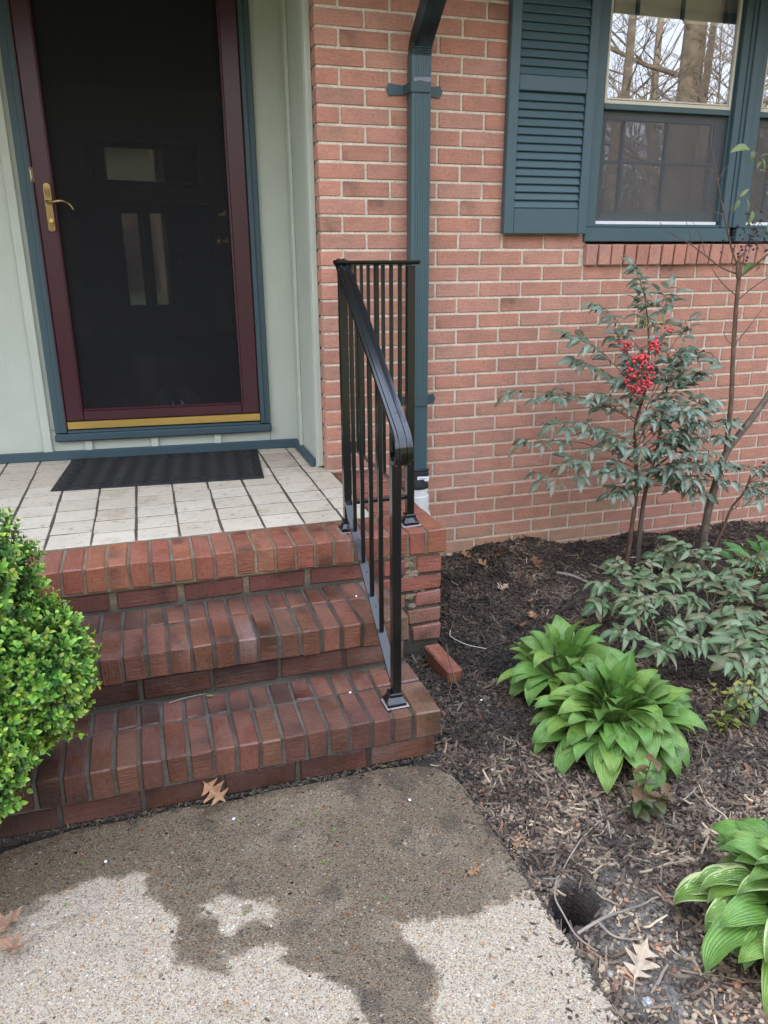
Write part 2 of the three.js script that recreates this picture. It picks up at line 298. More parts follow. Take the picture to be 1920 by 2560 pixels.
{
  const f = toDoor(thing('door_frame', 'blue green painted wooden door casing with sill board', 'door frame'));
  part('jamb', bbox(-1.136, -1.081, 0.589, 2.66, 0.0, 0.022, 0.003), M.tealWood, f);
  part('jamb', bbox(-0.183, -0.134, 0.589, 2.66, 0.0, 0.022, 0.003), M.tealWood, f);
  part('stop', bbox(-1.106, -1.0805, 0.592, 2.655, 0.0225, 0.029, 0.003), M.tealWood, f);
  part('stop', bbox(-0.1825, -0.160, 0.592, 2.655, 0.0225, 0.029, 0.003), M.tealWood, f);
  part('head', bbox(-1.16, -0.11, 2.6605, 2.72, 0.0, 0.03, 0.003), M.tealWood, f);
  part('sill', bbox(-1.138, -0.132, 0.551, 0.587, 0.0, 0.034, 0.006, { jit: 0.001 }), M.tealWood, f);
  part('threshold', bbox(-1.079, -0.184, 0.5875, 0.603, -0.22, 0.026, 0.003), M.tealWood, f);
  for (const [a, b] of [[-1.20, -1.081], [-0.183, -0.08]]) part('reveal', bbox(a, b, 0.604, 2.66, -0.20, -0.064), dark, f);
  tag(toDoor(thing('doorbell', '', '')), 'slim brass edged doorbell button on the blue green casing left of the handle', 'doorbell');
  const b = scene.children[scene.children.length - 1];
  part('backplate', bbox(-1.0895, -1.0725, 1.675, 1.735, 0.0295, 0.0335, 0.002), M.oldBrass, b); part('button', bbox(-1.085, -1.077, 1.687, 1.723, 0.034, 0.038, 0.002), M.cream, b);
  for (const y of [1.680, 1.730]) part('screw', new THREE.CylinderGeometry(0.0022, 0.0022, 0.002, 10).rotateX(Math.PI / 2).translate(-1.081, y, 0.0346), M.rubber, b);
}
{
  const d = toDoor(thing('storm_door', 'maroon full-view storm door with brass kick strip and lever handle', 'door'));
  const z0 = 0.0, z1 = 0.030, o = { c: 0 };
  const stile = (a, b, inner) => merged([bbox(a, b, 0.646, 2.64, z0, z1, 0.004), bbox(inner - 0.006, inner + 0.006, 0.69, 2.56, z1 - 0.012, z1 + 0.004, 0.005)]);
  part('stile', stile(-1.077, -0.999, -1.004), M.maroon, d); part('stile', stile(-0.268, -0.186, -0.263), M.maroon, d);
  part('edge_strip', bbox(-1.0805, -1.0775, 0.61, 2.64, 0.004, 0.040, 0.001), std({ color: [0.10, 0.04, 0.055], roughness: 0.3 }), d);
  part('bottom_rail', merged([bbox(-0.9985, -0.2685, 0.646, 0.694, z0, z1 - 0.001, 0.004), bbox(-0.998, -0.269, 0.690, 0.702, z1 - 0.014, z1 + 0.003, 0.005)]), M.maroon, d);
  part('top_rail', bbox(-0.9985, -0.2685, 2.56, 2.64, z0, z1 - 0.001, 0.004), M.maroon, d);
  part('kick_strip', bbox(-1.075, -0.184, 0.609, 0.6445, 0.003, 0.035, 0.002), M.brass, d);
  part('screen', bbox(-0.999, -0.268, 0.694, 2.56, 0.012, 0.0125, 0.0001), std({ color: [0.013, 0.013, 0.014], roughness: 0.85, transparent: true, opacity: 0.34 }), d);
  // lever handle
  const sh = new THREE.Shape(); sh.absarc(0, 0.084, 0.0125, 0, Math.PI); sh.absarc(0, -0.084, 0.0125, Math.PI, 2 * Math.PI); sh.closePath();
  const h = part('handle', new THREE.ExtrudeGeometry(sh, { depth: 0.003, bevelSize: 0.002, bevelThickness: 0.0025, bevelSegments: 2, curveSegments: 10 }).translate(-1.0265, 1.575, z1 + 0.003), M.oldBrass, d);
  const lv = new THREE.CatmullRomCurve3([V(-1.0255, 1.597, z1), V(-1.025, 1.597, z1 + 0.045), V(-1.010, 1.593, z1 + 0.052), V(-0.985, 1.598, z1 + 0.052), V(-0.955, 1.597, z1 + 0.050), V(-0.934, 1.582, z1 + 0.048), V(-0.925, 1.565, z1 + 0.047)]);
  const lg = limb(lv.points, 0.0075, 0.0042, 26, 10); part('lever', lg, M.oldBrass, h);
  part('keyhole', merged([new THREE.CylinderGeometry(0.0085, 0.0095, 0.012, 18).rotateX(Math.PI / 2).translate(-1.024, 1.522, z1 + 0.011), bbox(-1.0255, -1.0225, 1.498, 1.522, z1 + 0.008, z1 + 0.018, 0.001)]), M.brass, h);
}
// what shows through the screen: the inner door, picture, cabinet, shoes
{
  const d = thing('front_door', 'dark maroon inner front door standing open inside the hall', 'door');
  const g = cbox(0.04, 2.0, 0.86, 0.003); part('door_leaf', g, std({ color: [0.05, 0.022, 0.025], roughness: 0.4 }), d, [0, 1.0, -0.43]);
  for (const y of [0.55, 1.4]) for (const z of [-0.24, -0.62]) part('panel', cbox(0.012, 0.5, 0.26, 0.005), std({ color: [0.045, 0.02, 0.022], roughness: 0.4 }), d, [-0.022, y, z]);
  const brassShiny = std({ color: [0.8, 0.58, 0.25], metalness: 0.8, roughness: 0.3 });
  part('deadbolt', merged([new THREE.CylinderGeometry(0.022, 0.022, 0.012, 16).rotateZ(Math.PI / 2).translate(-0.028, 1.0, -0.78), bbox(-0.06, -0.03, 0.985, 1.0, -0.785, -0.775)]), brassShiny, d);
  part('door_knob', new THREE.LatheGeometry([[0.0, 0.0], [0.024, 0.0], [0.024, 0.005], [0.010, 0.012], [0.010, 0.03], [0.026, 0.042], [0.026, 0.058], [0.014, 0.066], [0.0, 0.067]].map((q) => new THREE.Vector2(...q)), 18).rotateZ(Math.PI / 2).translate(-0.02, 0.85, -0.78), brassShiny, d);
  d.position.set(-0.22, 0.612, -0.70); d.rotation.y = -0.05;
  const pf = std({ color: [0.012, 0.011, 0.012], roughness: 0.4 });
  const p = thing('picture', 'wide dark framed picture behind glass on the hall wall', 'picture');
  for (const [a, b, c, e] of [[-0.55, 0.55, 0.15, 0.20], [-0.55, 0.55, -0.20, -0.15], [-0.55, -0.49, -0.15, 0.15], [0.49, 0.55, -0.15, 0.15]]) part('frame', bbox(a, b, c, e, 0, 0.03, 0.004), pf, p);
  part('print', bbox(-0.489, 0.489, -0.149, 0.149, 0.004, 0.012), std({ color: [0.30, 0.29, 0.28], metalness: 1, roughness: 0.04 }), p); p.position.set(-0.56, 2.29, -5.597); p.rotation.set(0.095, 0, -0.02);
  const c = thing('china_cabinet', 'dark china cabinet with two glass doors at the end of the hall', 'cabinet');
  part('carcass', bbox(-0.62, 0.62, 0.0, 1.29, -0.36, 0, 0.004), pf, c);
  for (const x of [-0.155, 0.11]) { part('door', merged([bbox(x - 0.12, x + 0.12, 0.25, 1.26, 0.002, 0.014)]), pf, c); part('pane', bbox(x - 0.075, x + 0.075, 0.33, 1.20, 0.015, 0.019), std({ color: [0.30, 0.30, 0.31], metalness: 1, roughness: 0.05 }), c); }
  for (const y of [0.74, 0.86]) part('pull', new THREE.SphereGeometry(0.012, 10, 8).translate(0.29, y, 0.014), std({ color: [0.7, 0.7, 0.72], metalness: 1, roughness: 0.2 }), c);
  c.position.set(-0.58, 0.612, -5.22);
  const shoe = (name, label, x, z, r) => {
    const s = thing(name, label, 'shoe', 'pair of shoes inside the door'), prof = [];
    const P = [[-0.125, 0.024, 0.06], [-0.11, 0.034, 0.085], [-0.06, 0.036, 0.082], [-0.01, 0.036, 0.07], [0.04, 0.042, 0.055], [0.09, 0.044, 0.042], [0.125, 0.034, 0.032], [0.142, 0.012, 0.018]];
    const pos = [], idx = [], N = 12; P.forEach(([t, w, hh], i) => { for (let j = 0; j < N; j++) { const a = j / N * 2 * Math.PI; pos.push(Math.cos(a) * w, 0.02 + Math.max(0, Math.sin(a)) * hh, t); if (i && 1) { const k = (j + 1) % N, q = (i - 1) * N, e = i * N; idx.push(q + j, e + j, e + k, q + j, e + k, q + k); } } });
    const u = new THREE.BufferGeometry(); u.setAttribute('position', new THREE.Float32BufferAttribute(pos, 3)); u.setIndex(idx); u.computeVertexNormals(); u.setAttribute('uv', new THREE.Float32BufferAttribute(new Float32Array(pos.length / 3 * 2), 2));
    part('upper', u, std({ color: [0.035, 0.035, 0.045], roughness: 0.8, side: THREE.DoubleSide }), s);
    const so = new THREE.Shape(); so.absellipse(0, 0.075, 0.046, 0.072, 0, Math.PI); so.absellipse(0, -0.085, 0.040, 0.045, Math.PI, 2 * Math.PI); so.closePath();
    part('sole', new THREE.ExtrudeGeometry(so, { depth: 0.020, bevelSize: 0.002, bevelThickness: 0.002, bevelSegments: 2 }).rotateX(Math.PI / 2).translate(0, 0.022, 0), std({ color: [0.85, 0.85, 0.88], roughness: 0.6 }), s);
    s.position.set(x, 0.613, z); s.rotation.y = r;
  };
  shoe('sneaker', 'dark white-soled sneaker behind the storm door, the left one', -0.640, -0.98, Math.PI * -0.02); shoe('sneaker', 'dark white-soled sneaker behind the storm door, the right one', -0.505, -0.98, 0.12);
}

// ---------- window ----------
function makeWindow(label, x, shadeTo) {
  const w = thing('sash_window', label, 'window', undefined), T = M.teal; w.position.set(x, 0, 0);
  // x measured from the left edge of the casing (0 .. 0.745)
  part('casing', bbox(-0.020, 0.036, 1.485, 2.62, -0.10, 0.006, 0.003), T, w); part('casing', bbox(0.709, 0.745, 1.485, 2.62, -0.10, 0.006, 0.003), T, w);
  part('casing', bbox(0.037, 0.708, 2.55, 2.62, -0.10, 0.004, 0.003), T, w);
  part('track', bbox(0.0365, 0.047, 1.513, 2.549, -0.09, -0.016, 0.001), T, w); part('track', bbox(0.698, 0.7085, 1.513, 2.549, -0.09, -0.016, 0.001), T, w);
  part('sill', bbox(-0.020, 0.757, 1.4235, 1.4845, -0.10, 0.014, 0.004), T, w, undefined);
  part('bottom_rail', bbox(0.037, 0.708, 1.486, 1.4985, -0.06, -0.004, 0.002), T, w);
  part('sill_track', bbox(0.048, 0.697, 1.4988, 1.5125, -0.06, -0.020, 0.001), M.white, w);
  part('meeting_rail', bbox(0.0475, 0.6975, 1.963, 1.985, -0.06, -0.012, 0.002), T, w);
  const st = part('storm_sash', merged([bbox(0.0475, 0.058, 1.9855, 2.549, -0.03, -0.014, 0.001), bbox(0.687, 0.6975, 1.9855, 2.549, -0.03, -0.014, 0.001), bbox(0.0585, 0.6865, 1.9855, 1.999, -0.03, -0.013, 0.001), bbox(0.0585, 0.6865, 2.003, 2.009, -0.032, -0.018, 0.001)]), M.cream, w);
  part('pane', bbox(0.0585, 0.6865, 2.0, 2.549, -0.0255, -0.0235, 0.0003), M.glass, st);
  const lo = part('lower_sash', merged([bbox(0.0475, 0.088, 1.5135, 1.962, -0.085, -0.050, 0.002), bbox(0.655, 0.6975, 1.5135, 1.962, -0.085, -0.050, 0.002), bbox(0.0885, 0.6545, 1.5135, 1.556, -0.085, -0.050, 0.002), bbox(0.0885, 0.6545, 1.93, 1.962, -0.085, -0.050, 0.002)]), T, w);
  part('pane', bbox(0.0885, 0.6545, 1.5565, 1.9295, -0.070, -0.068, 0.0003), M.glass, lo);
  for (const u of [0.186, 0.412]) part('muntin', bbox(u - 0.006, u + 0.006, 1.5565, 1.9295, -0.066, -0.054, 0.002), T, lo);
  part('muntin', bbox(0.0885, 0.6545, 1.757, 1.769, -0.0665, -0.0545, 0.002), T, lo);
  const up = part('upper_sash', merged([bbox(0.0475, 0.085, 1.9855, 2.549, -0.085, -0.050, 0.002), bbox(0.660, 0.6975, 1.9855, 2.549, -0.085, -0.050, 0.002)]), T, w);
  for (const u of [0.205, 0.43]) part('muntin', bbox(u - 0.008, u + 0.008, 1.986, 2.549, -0.070, -0.056, 0.002), T, up);
  part('insect_screen', bbox(0.0475, 0.6975, 1.513, 1.962, -0.0335, -0.033, 0.0001), M.insect, w);
  // roller shade inside
  part('shade', bbox(0.06, 0.69, shadeTo, 2.55, -0.104, -0.101, 0.001), std({ color: [0.78, 0.73, 0.60], roughness: 0.9, map: paintMap }), w); part('shade_hem', bbox(0.06, 0.69, shadeTo - 0.035, shadeTo - 0.0005, -0.106, -0.099, 0.002), std({ color: [0.12, 0.11, 0.11] }), w);
  return w;
}
makeWindow('blue green double-hung window with drawn shade, right of the shutter', 1.227, 2.335);
makeWindow('second blue green sash window cut off at the right picture edge', 2.041, 2.335);
{
  const m = solo('window_mullion', merged([bbox(1.9735, 2.0395, 1.4855, 2.62, -0.10, 0.012, 0.004), bbox(1.99, 2.022, 1.486, 2.62, 0.0125, 0.022, 0.004)]), M.teal, 'blue green mullion post between the two sash windows', 'window mullion');
  const s = thing('window_shutter', 'blue green louvered wooden shutter left of the window', 'shutter');
  const x0 = 0.799, x1 = 1.196, y0 = 1.455, y1 = 2.66, z0 = 0.006, z1 = 0.042;
  part('stile', bbox(x0, x0 + 0.045, y0, y1, z0, z1, 0.003), M.teal, s); part('stile', bbox(x1 - 0.042, x1, y0, y1, z0, z1, 0.003), M.teal, s);
  const rails = [[y0, 1.557], [2.005, 2.063], [2.60, y1]];
  for (const [a, b] of rails) part('rail', bbox(x0 + 0.0455, x1 - 0.0425, a, b, z0, z1 - 0.001, 0.003), M.teal, s);
  part('backing', bbox(x0 + 0.046, x1 - 0.043, 1.558, 2.60, z0 - 0.003, z0 + 0.002, 0.0005), M.teal, s);
  const sl = cbox(x1 - x0 - 0.088, 0.0365, 0.006, 0.002);
  for (const [a, b, n] of [[1.560, 2.003, 14], [2.066, 2.598, 17]]) for (let i = 0; i < n; i++) part('louver', sl, M.teal, s, [(x0 + x1) / 2 + 0.001, a + (i + 0.5) * (b - a) / n, z0 + 0.021], [-0.40, 0, 0]);
}

// ---------- brick steps with tiled landing ----------
const TREAD2 = 0.300, TREAD1 = 0.140, LAND = 0.460, SX = -1.27;
const dirtN = (x, y, z, k) => fbm(x * 7 + 40, (z + y) * 7 + 40, 4, 0, k);
{
  const st = thing('brick_steps', 'red brick front steps leading to the pale tiled landing', 'steps');
  const mossy = (x, y, z) => { const n = dirtN(x, y, z, 210), w = sstep(0.45, 0.7, dirtN(x * 2, y * 2, z * 2, 214)) * (y > 0.44 && z < 0.67 ? 0.2 : y < 0.31 ? 0.45 : 1); const g = y > 0.44 && z < 0.67 ? [0.11, 0.085, 0.056] : y > 0.3 ? [0.27, 0.215, 0.13] : [0.088, 0.076, 0.056]; const k = 0.8 + (n - 0.5) * 0.8; return [lerp(g[0] * k, 0.34, w * 0.25), lerp(g[1] * k, 0.32, w * 0.25), lerp(g[2] * k, 0.28, w * 0.25)]; };
  const core = (x0, x1, y0, y1, z0, z1) => { const g = new THREE.BoxGeometry(x1 - x0, y1 - y0, z1 - z0, Math.max(1, Math.round((x1 - x0) / 0.04)), Math.max(1, Math.round((y1 - y0) / 0.04)), Math.max(1, Math.round((z1 - z0) / 0.04))).toNonIndexed(); g.translate((x0 + x1) / 2, (y0 + y1) / 2, (z0 + z1) / 2); const p = g.attributes.position, n = g.attributes.normal, uv = g.attributes.uv; for (let i = 0; i < p.count; i++) { const a = Math.abs(n.getX(i)), b = Math.abs(n.getY(i)); uv.setXY(i, a > 0.5 ? p.getZ(i) : p.getX(i), b > 0.5 ? p.getZ(i) : p.getY(i)); } return colorize(g, mossy); };
  const R = -0.012, E = 0.005;
  part('mortar', merged([
    core(-1.75, 0.228, 0.374, LAND - 0.005, 0.674, 0.870), core(0.029, 0.228, 0.374, LAND - 0.005, 0.03, 0.6735), core(-1.75, 0.212, -0.2, 0.3735, 0.03, 0.853), core(-1.75, 0.028, 0.374, LAND - 0.0001, -0.75, 0.6735),
    core(SX, R - 0.004, TREAD2 - 0.08, TREAD2 - 0.005, 0.84, 1.172), core(SX, R - 0.016, -0.2, TREAD2 - 0.08, 0.84, 1.158),
    core(SX - 0.02, R - 0.005, TREAD1 - 0.085, TREAD1 - 0.005, 1.15, 1.454), core(SX - 0.02, R - 0.018, -0.2, TREAD1 - 0.085, 1.15, 1.440)]), M.stepMortar, st);
  seed(31);
  // a brick's own tone, then its stains in the place where it lies
  const brick = (x0, x1, y0, y1, z0, z1, tone, { soot = 0, jit = 0.0018, c = 0.004, lime = 0.2 } = {}) => {
    const b = 0.9 + rnd() * 0.2, h = rr(-0.035, 0.035), g = bbox(x0, x1, y0, y1, z0, z1, c, { jit, rot: rnd() < 0.5 });
    const lm = rnd() < lime ? 1 : 0;
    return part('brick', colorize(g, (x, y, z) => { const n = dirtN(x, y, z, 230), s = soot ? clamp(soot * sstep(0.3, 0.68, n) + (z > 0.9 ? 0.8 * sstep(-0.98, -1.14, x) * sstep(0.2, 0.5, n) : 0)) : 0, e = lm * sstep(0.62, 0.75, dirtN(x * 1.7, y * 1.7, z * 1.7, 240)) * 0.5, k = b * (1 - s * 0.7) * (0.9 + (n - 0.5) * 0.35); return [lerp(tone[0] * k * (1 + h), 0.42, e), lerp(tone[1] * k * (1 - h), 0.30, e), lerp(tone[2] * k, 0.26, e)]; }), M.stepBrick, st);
  };
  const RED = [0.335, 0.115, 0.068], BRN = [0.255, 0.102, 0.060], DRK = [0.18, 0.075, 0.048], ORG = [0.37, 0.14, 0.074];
  const J = 0.0045;
  // landing nosing, rowlock
  { let x = 0.2335; const ws = [0.072, 0.0655]; for (let i = 0; x > -1.72; i++) { const p = i === 0 ? 0.079 : i === 1 ? 0.0655 : 0.0655; const a = x - p; brick(a + J + rr(-0.001, 0.001), x - J + 0.001, 0.378 + rr(-0.002, 0.002), LAND + rr(-0.0015, 0.002), 0.675, 0.876 + rr(-0.002, 0.002), i < 1 ? ORG : rnd() < 0.25 ? ORG : RED, { lime: 0.35 }); x = a; } }
  // bricks along the right edge of the landing
  for (let i = 0; i < 10; i++) { const z = 0.668 - i * 0.0655; brick(0.032 + rr(-0.002, 0.002), 0.2305 + rr(-0.002, 0.001), 0.39, LAND + rr(-0.0015, 0.0015), z - 0.0575, z, RED); }
  // riser under the landing: stretchers
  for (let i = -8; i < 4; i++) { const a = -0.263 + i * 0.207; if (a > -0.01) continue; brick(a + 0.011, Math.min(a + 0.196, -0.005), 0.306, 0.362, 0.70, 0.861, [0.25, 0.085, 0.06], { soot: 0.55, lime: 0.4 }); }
  // pier under the right wing, five uneven courses
  [[[0.000, 0.086], [0.128, 0.219]], [[-0.004, 0.218]], [[0.000, 0.082], [0.118, 0.219]], [[0.004, 0.078], [0.092, 0.220]], [[0.000, 0.098], [0.112, 0.217]]].forEach((row, i) => { const y = 0.356 - i * 0.0655; for (const [a, b] of row) brick(a, b, y - 0.055 + rr(-0.002, 0.001), y, 0.72, 0.862 + rr(-0.003, 0.002), i < 3 ? [0.33, 0.115, 0.075] : [0.37, 0.165, 0.115], { jit: 0.004, c: 0.005, lime: 0.5 }); });
  const cl = []; for (let i = 0; i < 26; i++) { const g = new THREE.IcosahedronGeometry(rr(0.006, 0.014), 1); const p = g.attributes.position; for (let k = 0; k < p.count; k++) { const f = 1 + (hash(Math.round(p.getX(k) * 9e3), Math.round(p.getY(k) * 9e3 + p.getZ(k) * 7e3), i) - 0.5) * 0.5; p.setXYZ(k, p.getX(k) * f * 1.4, p.getY(k) * f, p.getZ(k) * f * 0.6); } g.computeVertexNormals(); const q = i % 3; g.translate(q ? rr(0.088, 0.126) : rr(0.02, 0.2), q ? rr(0.16, 0.365) : pick([0.362, 0.296, 0.231]), 0.856); cl.push(colorize(strip(g), () => { const k = rr(0.8, 1.1); return [0.36 * k, 0.27 * k, 0.18 * k]; })); }
  part('crumbling_mortar', merged(cl), M.stepMortar, st).userData.kind = 'stuff';
  // treads: front rowlocks, rear half bricks, risers
  const tread = (y, zf, zm, zb, pitch, xr, tone, soot, first) => {
    let x = xr; const ph = rr(0, 0.02);
    for (let i = 0; x > SX - 0.01; i++) {
      const p = i === 0 ? first : pitch + rr(-0.001, 0.001), a = x - p, t = rnd() < 0.2 ? BRN.map((v, k) => v * (k ? 1.08 : 1.03)) : tone;
      brick(a + J, x - (i ? J : 0), y - 0.082 + rr(-0.003, 0.002), y + rr(-0.0012, 0.0015), zm + 0.005, zf + rr(-0.003, 0.002), i === 0 ? [0.25, 0.125, 0.075] : t, { soot: soot * 0.6, lime: 0.12 });
      brick(a + J, x - (i ? J : 0), y - 0.05, y + rr(-0.0015, 0.001), zb + 0.004, zm - 0.005, i === 0 ? [0.22, 0.11, 0.075] : t, { soot, lime: 0.15 });
      x = a;
    }
  };
  tread(TREAD2, 1.178, 0.998, 0.864, 0.0635, R, BRN, 1.0, 0.085); tread(TREAD1, 1.460, 1.288, 1.172, 0.0615, R, [0.215, 0.086, 0.053], 1.0, 0.080);
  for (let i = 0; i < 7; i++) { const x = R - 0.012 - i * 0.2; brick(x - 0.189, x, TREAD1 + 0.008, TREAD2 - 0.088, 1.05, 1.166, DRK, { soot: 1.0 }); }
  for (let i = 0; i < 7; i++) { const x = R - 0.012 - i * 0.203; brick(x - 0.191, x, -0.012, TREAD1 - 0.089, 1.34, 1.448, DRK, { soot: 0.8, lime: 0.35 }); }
  // pale painted tiles of the landing
  seed(41);
  const tileMap = tex(1024, (u, v) => { const m = fbm(u * 6, v * 6, 4, 6, 300), f = fbm(u * 60, v * 60, 3, 60, 304), pit = sstep(0.74, 0.80, fbm(u * 70, v * 110, 2, 70, 308)), st = sstep(0.6, 0.8, fbm(u * 9, v * 9, 4, 9, 312)); const b = 0.9 + (m - 0.5) * 0.22 + (f - 0.5) * 0.10 - pit * 0.35 - st * 0.12; return [b, b - st * 0.05, b - st * 0.1]; });
  const tm = [[0.64, 0.545, 0.415], [0.61, 0.52, 0.395], [0.66, 0.57, 0.445], [0.59, 0.48, 0.375], [0.55, 0.44, 0.35]].map((c) => std({ color: c, map: tileMap, bumpMap: tileMap, bumpScale: 0.0004, roughness: 0.6 }));
  const cols = [-1.666, -1.522, -1.379, -1.235, -1.092, -0.947, -0.803, -0.660, -0.516, -0.372, -0.228, -0.086, 0.024], cache = {}; let count = 0; const rest = [];
  for (let i = 0; i + 1 < cols.length; i++) {
    const w = cols[i + 1] - cols[i] - (i === 11 ? 0.008 : 0.0095), off = rr(-0.022, 0.014); let z = 0.669;
    for (let j = 0; j < 12; j++) {
      const zl = j === 0 ? 0.1365 + off : 0.1370, za = z - zl; if (z < -0.60) break; const cz = (z + za) / 2;
      if (i === 11 && z < -0.45) break;
      const k = i + ' ' + (j ? 1 : 0) + ' ' + (rnd() * 3 | 0); cache[k] ??= cbox(w, 0.014, zl - 0.0085, 0.0010, { jit: 0.0018, jy: 0.0003 });
      const m = tm[z < -0.05 && rnd() < 0.5 ? 3 + (rnd() * 2 | 0) : rnd() * 3 | 0];
      const at = [(cols[i] + cols[i + 1]) / 2 + rr(-0.0012, 0.0012), LAND - 0.006 + rr(-0.0001, 0.0005), cz], ry = rr(-0.006, 0.006);
      part('tile', cache[k], m, st, at, [rr(-0.001, 0.001), ry, 0]);
      z = za;
    }
  }
}
// ---------- exposed aggregate walkway ----------
const WALK_Y = -0.015;
const WALK = [[-1.75, 1.66], [-1.40, 1.60], [-1.15, 1.485], [-1.0, 1.458], [-0.86, 1.463], [-0.74, 1.456], [-0.6, 1.468], [-0.5, 1.459], [-0.34, 1.464], [-0.2, 1.458], [-0.1, 1.470], [-0.045, 1.498], [-0.010, 1.545], [0.004, 1.60], [0.008, 1.80], [0.022, 2.15], [0.026, 2.40], [0.034, 3.2], [0.03, 4.6], [-1.75, 4.6]];
const inside = (P, x, z) => { let c = false; for (let i = 0, j = P.length - 1; i < P.length; j = i++) if ((P[i][1] > z) !== (P[j][1] > z) && x < (P[j][0] - P[i][0]) * (z - P[i][1]) / (P[j][1] - P[i][1]) + P[i][0]) c = !c; return c; };
const edgeDist = (P, x, z) => { let d = 9; for (let i = 0, j = P.length - 1; i < P.length; j = i++) { const ax = P[j][0], az = P[j][1], bx = P[i][0] - ax, bz = P[i][1] - az, t = clamp(((x - ax) * bx + (z - az) * bz) / (bx * bx + bz * bz)); d = Math.min(d, Math.hypot(x - ax - t * bx, z - az - t * bz)); } return d; };
{
  const DRY = [
    [[-1.9, 1.84], [-1.137, 1.711], [-1.082, 1.698], [-1.018, 1.66], [-0.949, 1.642], [-0.877, 1.648], [-0.825, 1.684], [-0.816, 1.744], [-0.77, 1.80], [-0.759, 1.862], [-0.758, 1.922], [-0.711, 1.966], [-0.658, 1.988], [-0.663, 1.952], [-0.622, 1.935], [-0.567, 1.953], [-0.535, 1.992], [-0.559, 2.019], [-0.51, 2.057], [-0.461, 2.094], [-0.44, 2.19], [-0.40, 2.30], [-0.32, 2.217], [-0.288, 2.137], [-0.303, 2.053], [-0.328, 1.99], [-0.239, 1.993], [-0.133, 2.0], [-0.093, 1.985], [-0.012, 1.983], [0.2, 2.0], [0.2, 4.8], [-1.9, 4.8]],
    [[-0.702, 1.801], [-0.646, 1.798], [-0.557, 1.835], [-0.571, 1.889], [-0.628, 1.903], [-0.655, 1.882], [-0.696, 1.849]],
  ];
  // 1.2 m of slab on 2048 pixels: pebbles of 2 to 9 mm as a jittered pack, two layers
  const S = 1.2, N = 2048, OX = -1.17, OZ = 1.46;
  const C = new Float32Array(N * N * 3), Hh = new Float32Array(N * N).fill(0.25);
  seed(55);
  for (let i = 0; i < N * N; i++) { const k = 0.56 + rnd() * 0.24; C[i * 3] = k; C[i * 3 + 1] = k * 0.95; C[i * 3 + 2] = k * 0.86; }
  const pal = [[0.72, 0.65, 0.56], [0.80, 0.74, 0.65], [0.64, 0.55, 0.45], [0.86, 0.83, 0.78], [0.68, 0.64, 0.62], [0.72, 0.58, 0.42], [0.58, 0.53, 0.51], [0.78, 0.68, 0.61], [0.52, 0.47, 0.44]];
  const stamp = (cx, cy, r, col, h) => { const a = rnd() * 3.14, ca = Math.cos(a), sa = Math.sin(a), e = rr(0.6, 1), R = Math.ceil(r * 1.3); for (let y = -R; y <= R; y++) for (let x = -R; x <= R; x++) { const X = (x * ca + y * sa) / r, Y = (-x * sa + y * ca) / (r * e), q = X * X + Y * Y + (hash(x + 50, y + 50, (cx + cy) & 255) - 0.5) * 0.2; if (q < 1) { const o = ((cy + y + N) % N) * N + ((cx + x + N) % N), s = 1 - q * 0.12; C[o * 3] = col[0] * s; C[o * 3 + 1] = col[1] * s; C[o * 3 + 2] = col[2] * s; Hh[o] = h + 0.45 * Math.sqrt(1 - clamp(q)); } } };
  const put = (n, r0, r1, h) => { for (let i = 0; i < n; i++) { const c = pick(pal), k = rr(0.8, 1.12); stamp(rnd() * N | 0, rnd() * N | 0, rr(r0, r1), c.map((v) => v * k), h); } };
  put(110000, 1.5, 3.0, 0.25); put(26000, 2.5, 4.2, 0.35); put(1800, 4, 6, 0.45);
  for (let i = 0; i < 520; i++) stamp(rnd() * N | 0, rnd() * N | 0, rr(3, 7.5), pick([[0.74, 0.52, 0.30], [0.86, 0.83, 0.78], [0.72, 0.50, 0.35], [0.30, 0.25, 0.24], [0.88, 0.85, 0.82]]), 0.5);
  const wet = new Float32Array(N * N / 4), NW = N / 2;
  for (let y = 0; y < NW; y++) for (let x = 0; x < NW; x++) {
    const X = OX + x / NW * S, Z = OZ + y / NW * S, wx = X + (fbm(X * 18, Z * 18, 5, 0, 400) - 0.5) * 0.075, wz = Z + (fbm(X * 18 + 9, Z * 18 + 9, 5, 0, 405) - 0.5) * 0.075;
    let d = 9; for (const P of DRY) { const e = edgeDist(P, wx, wz); d = Math.min(d, inside(P, wx, wz) ? -e : e); if (inside(P, wx, wz)) { d = -e; break; } }
    let w = sstep(-0.015, 0.010, d + (fbm(X * 90, Z * 90, 2, 0, 410) - 0.5) * 0.012);
    w *= 1 - 0.22 * sstep(0.5, 0.75, fbm(X * 9, Z * 9, 4, 0, 415));            // half dried places
    w = Math.max(w, 0.6 * sstep(0.68, 0.76, fbm(X * 13 + 4, Z * 13, 4, 0, 420)) * sstep(-0.16, 0.0, d));
    wet[y * NW + x] = w;
  }
  const at = (x, y) => wet[Math.min(NW - 1, y >> 1) * NW + Math.min(NW - 1, x >> 1)];
  const map = tex(N, (u, v, x, y) => { const o = (y * N + x) * 3, w = at(x, y), X = OX + u * S, Z = OZ + v * S, st = sstep(0.60, 0.78, fbm(X * 14, Z * 14, 4, 0, 430)), g = 1 - st * 0.16 * (0.3 + w); const k = lerp(0.94, 0.61, w) * g, cw = (v) => lerp(0.69 + (v - 0.70) * 1.0, 0.63 + (v - 0.66) * 1.5, w); return [cw(C[o]) * k, cw(C[o + 1]) * lerp(k * 0.97, k * 0.955, w), cw(C[o + 2]) * lerp(k * 0.925, k * 0.885, w)]; }, { srgb: true });
  const rough = tex(1024, (u, v, x, y) => grey(lerp(0.95, 0.48, wet[y * NW + x])));
  const bump = tex(N, (u, v, x, y) => grey(Hh[y * N + x]));
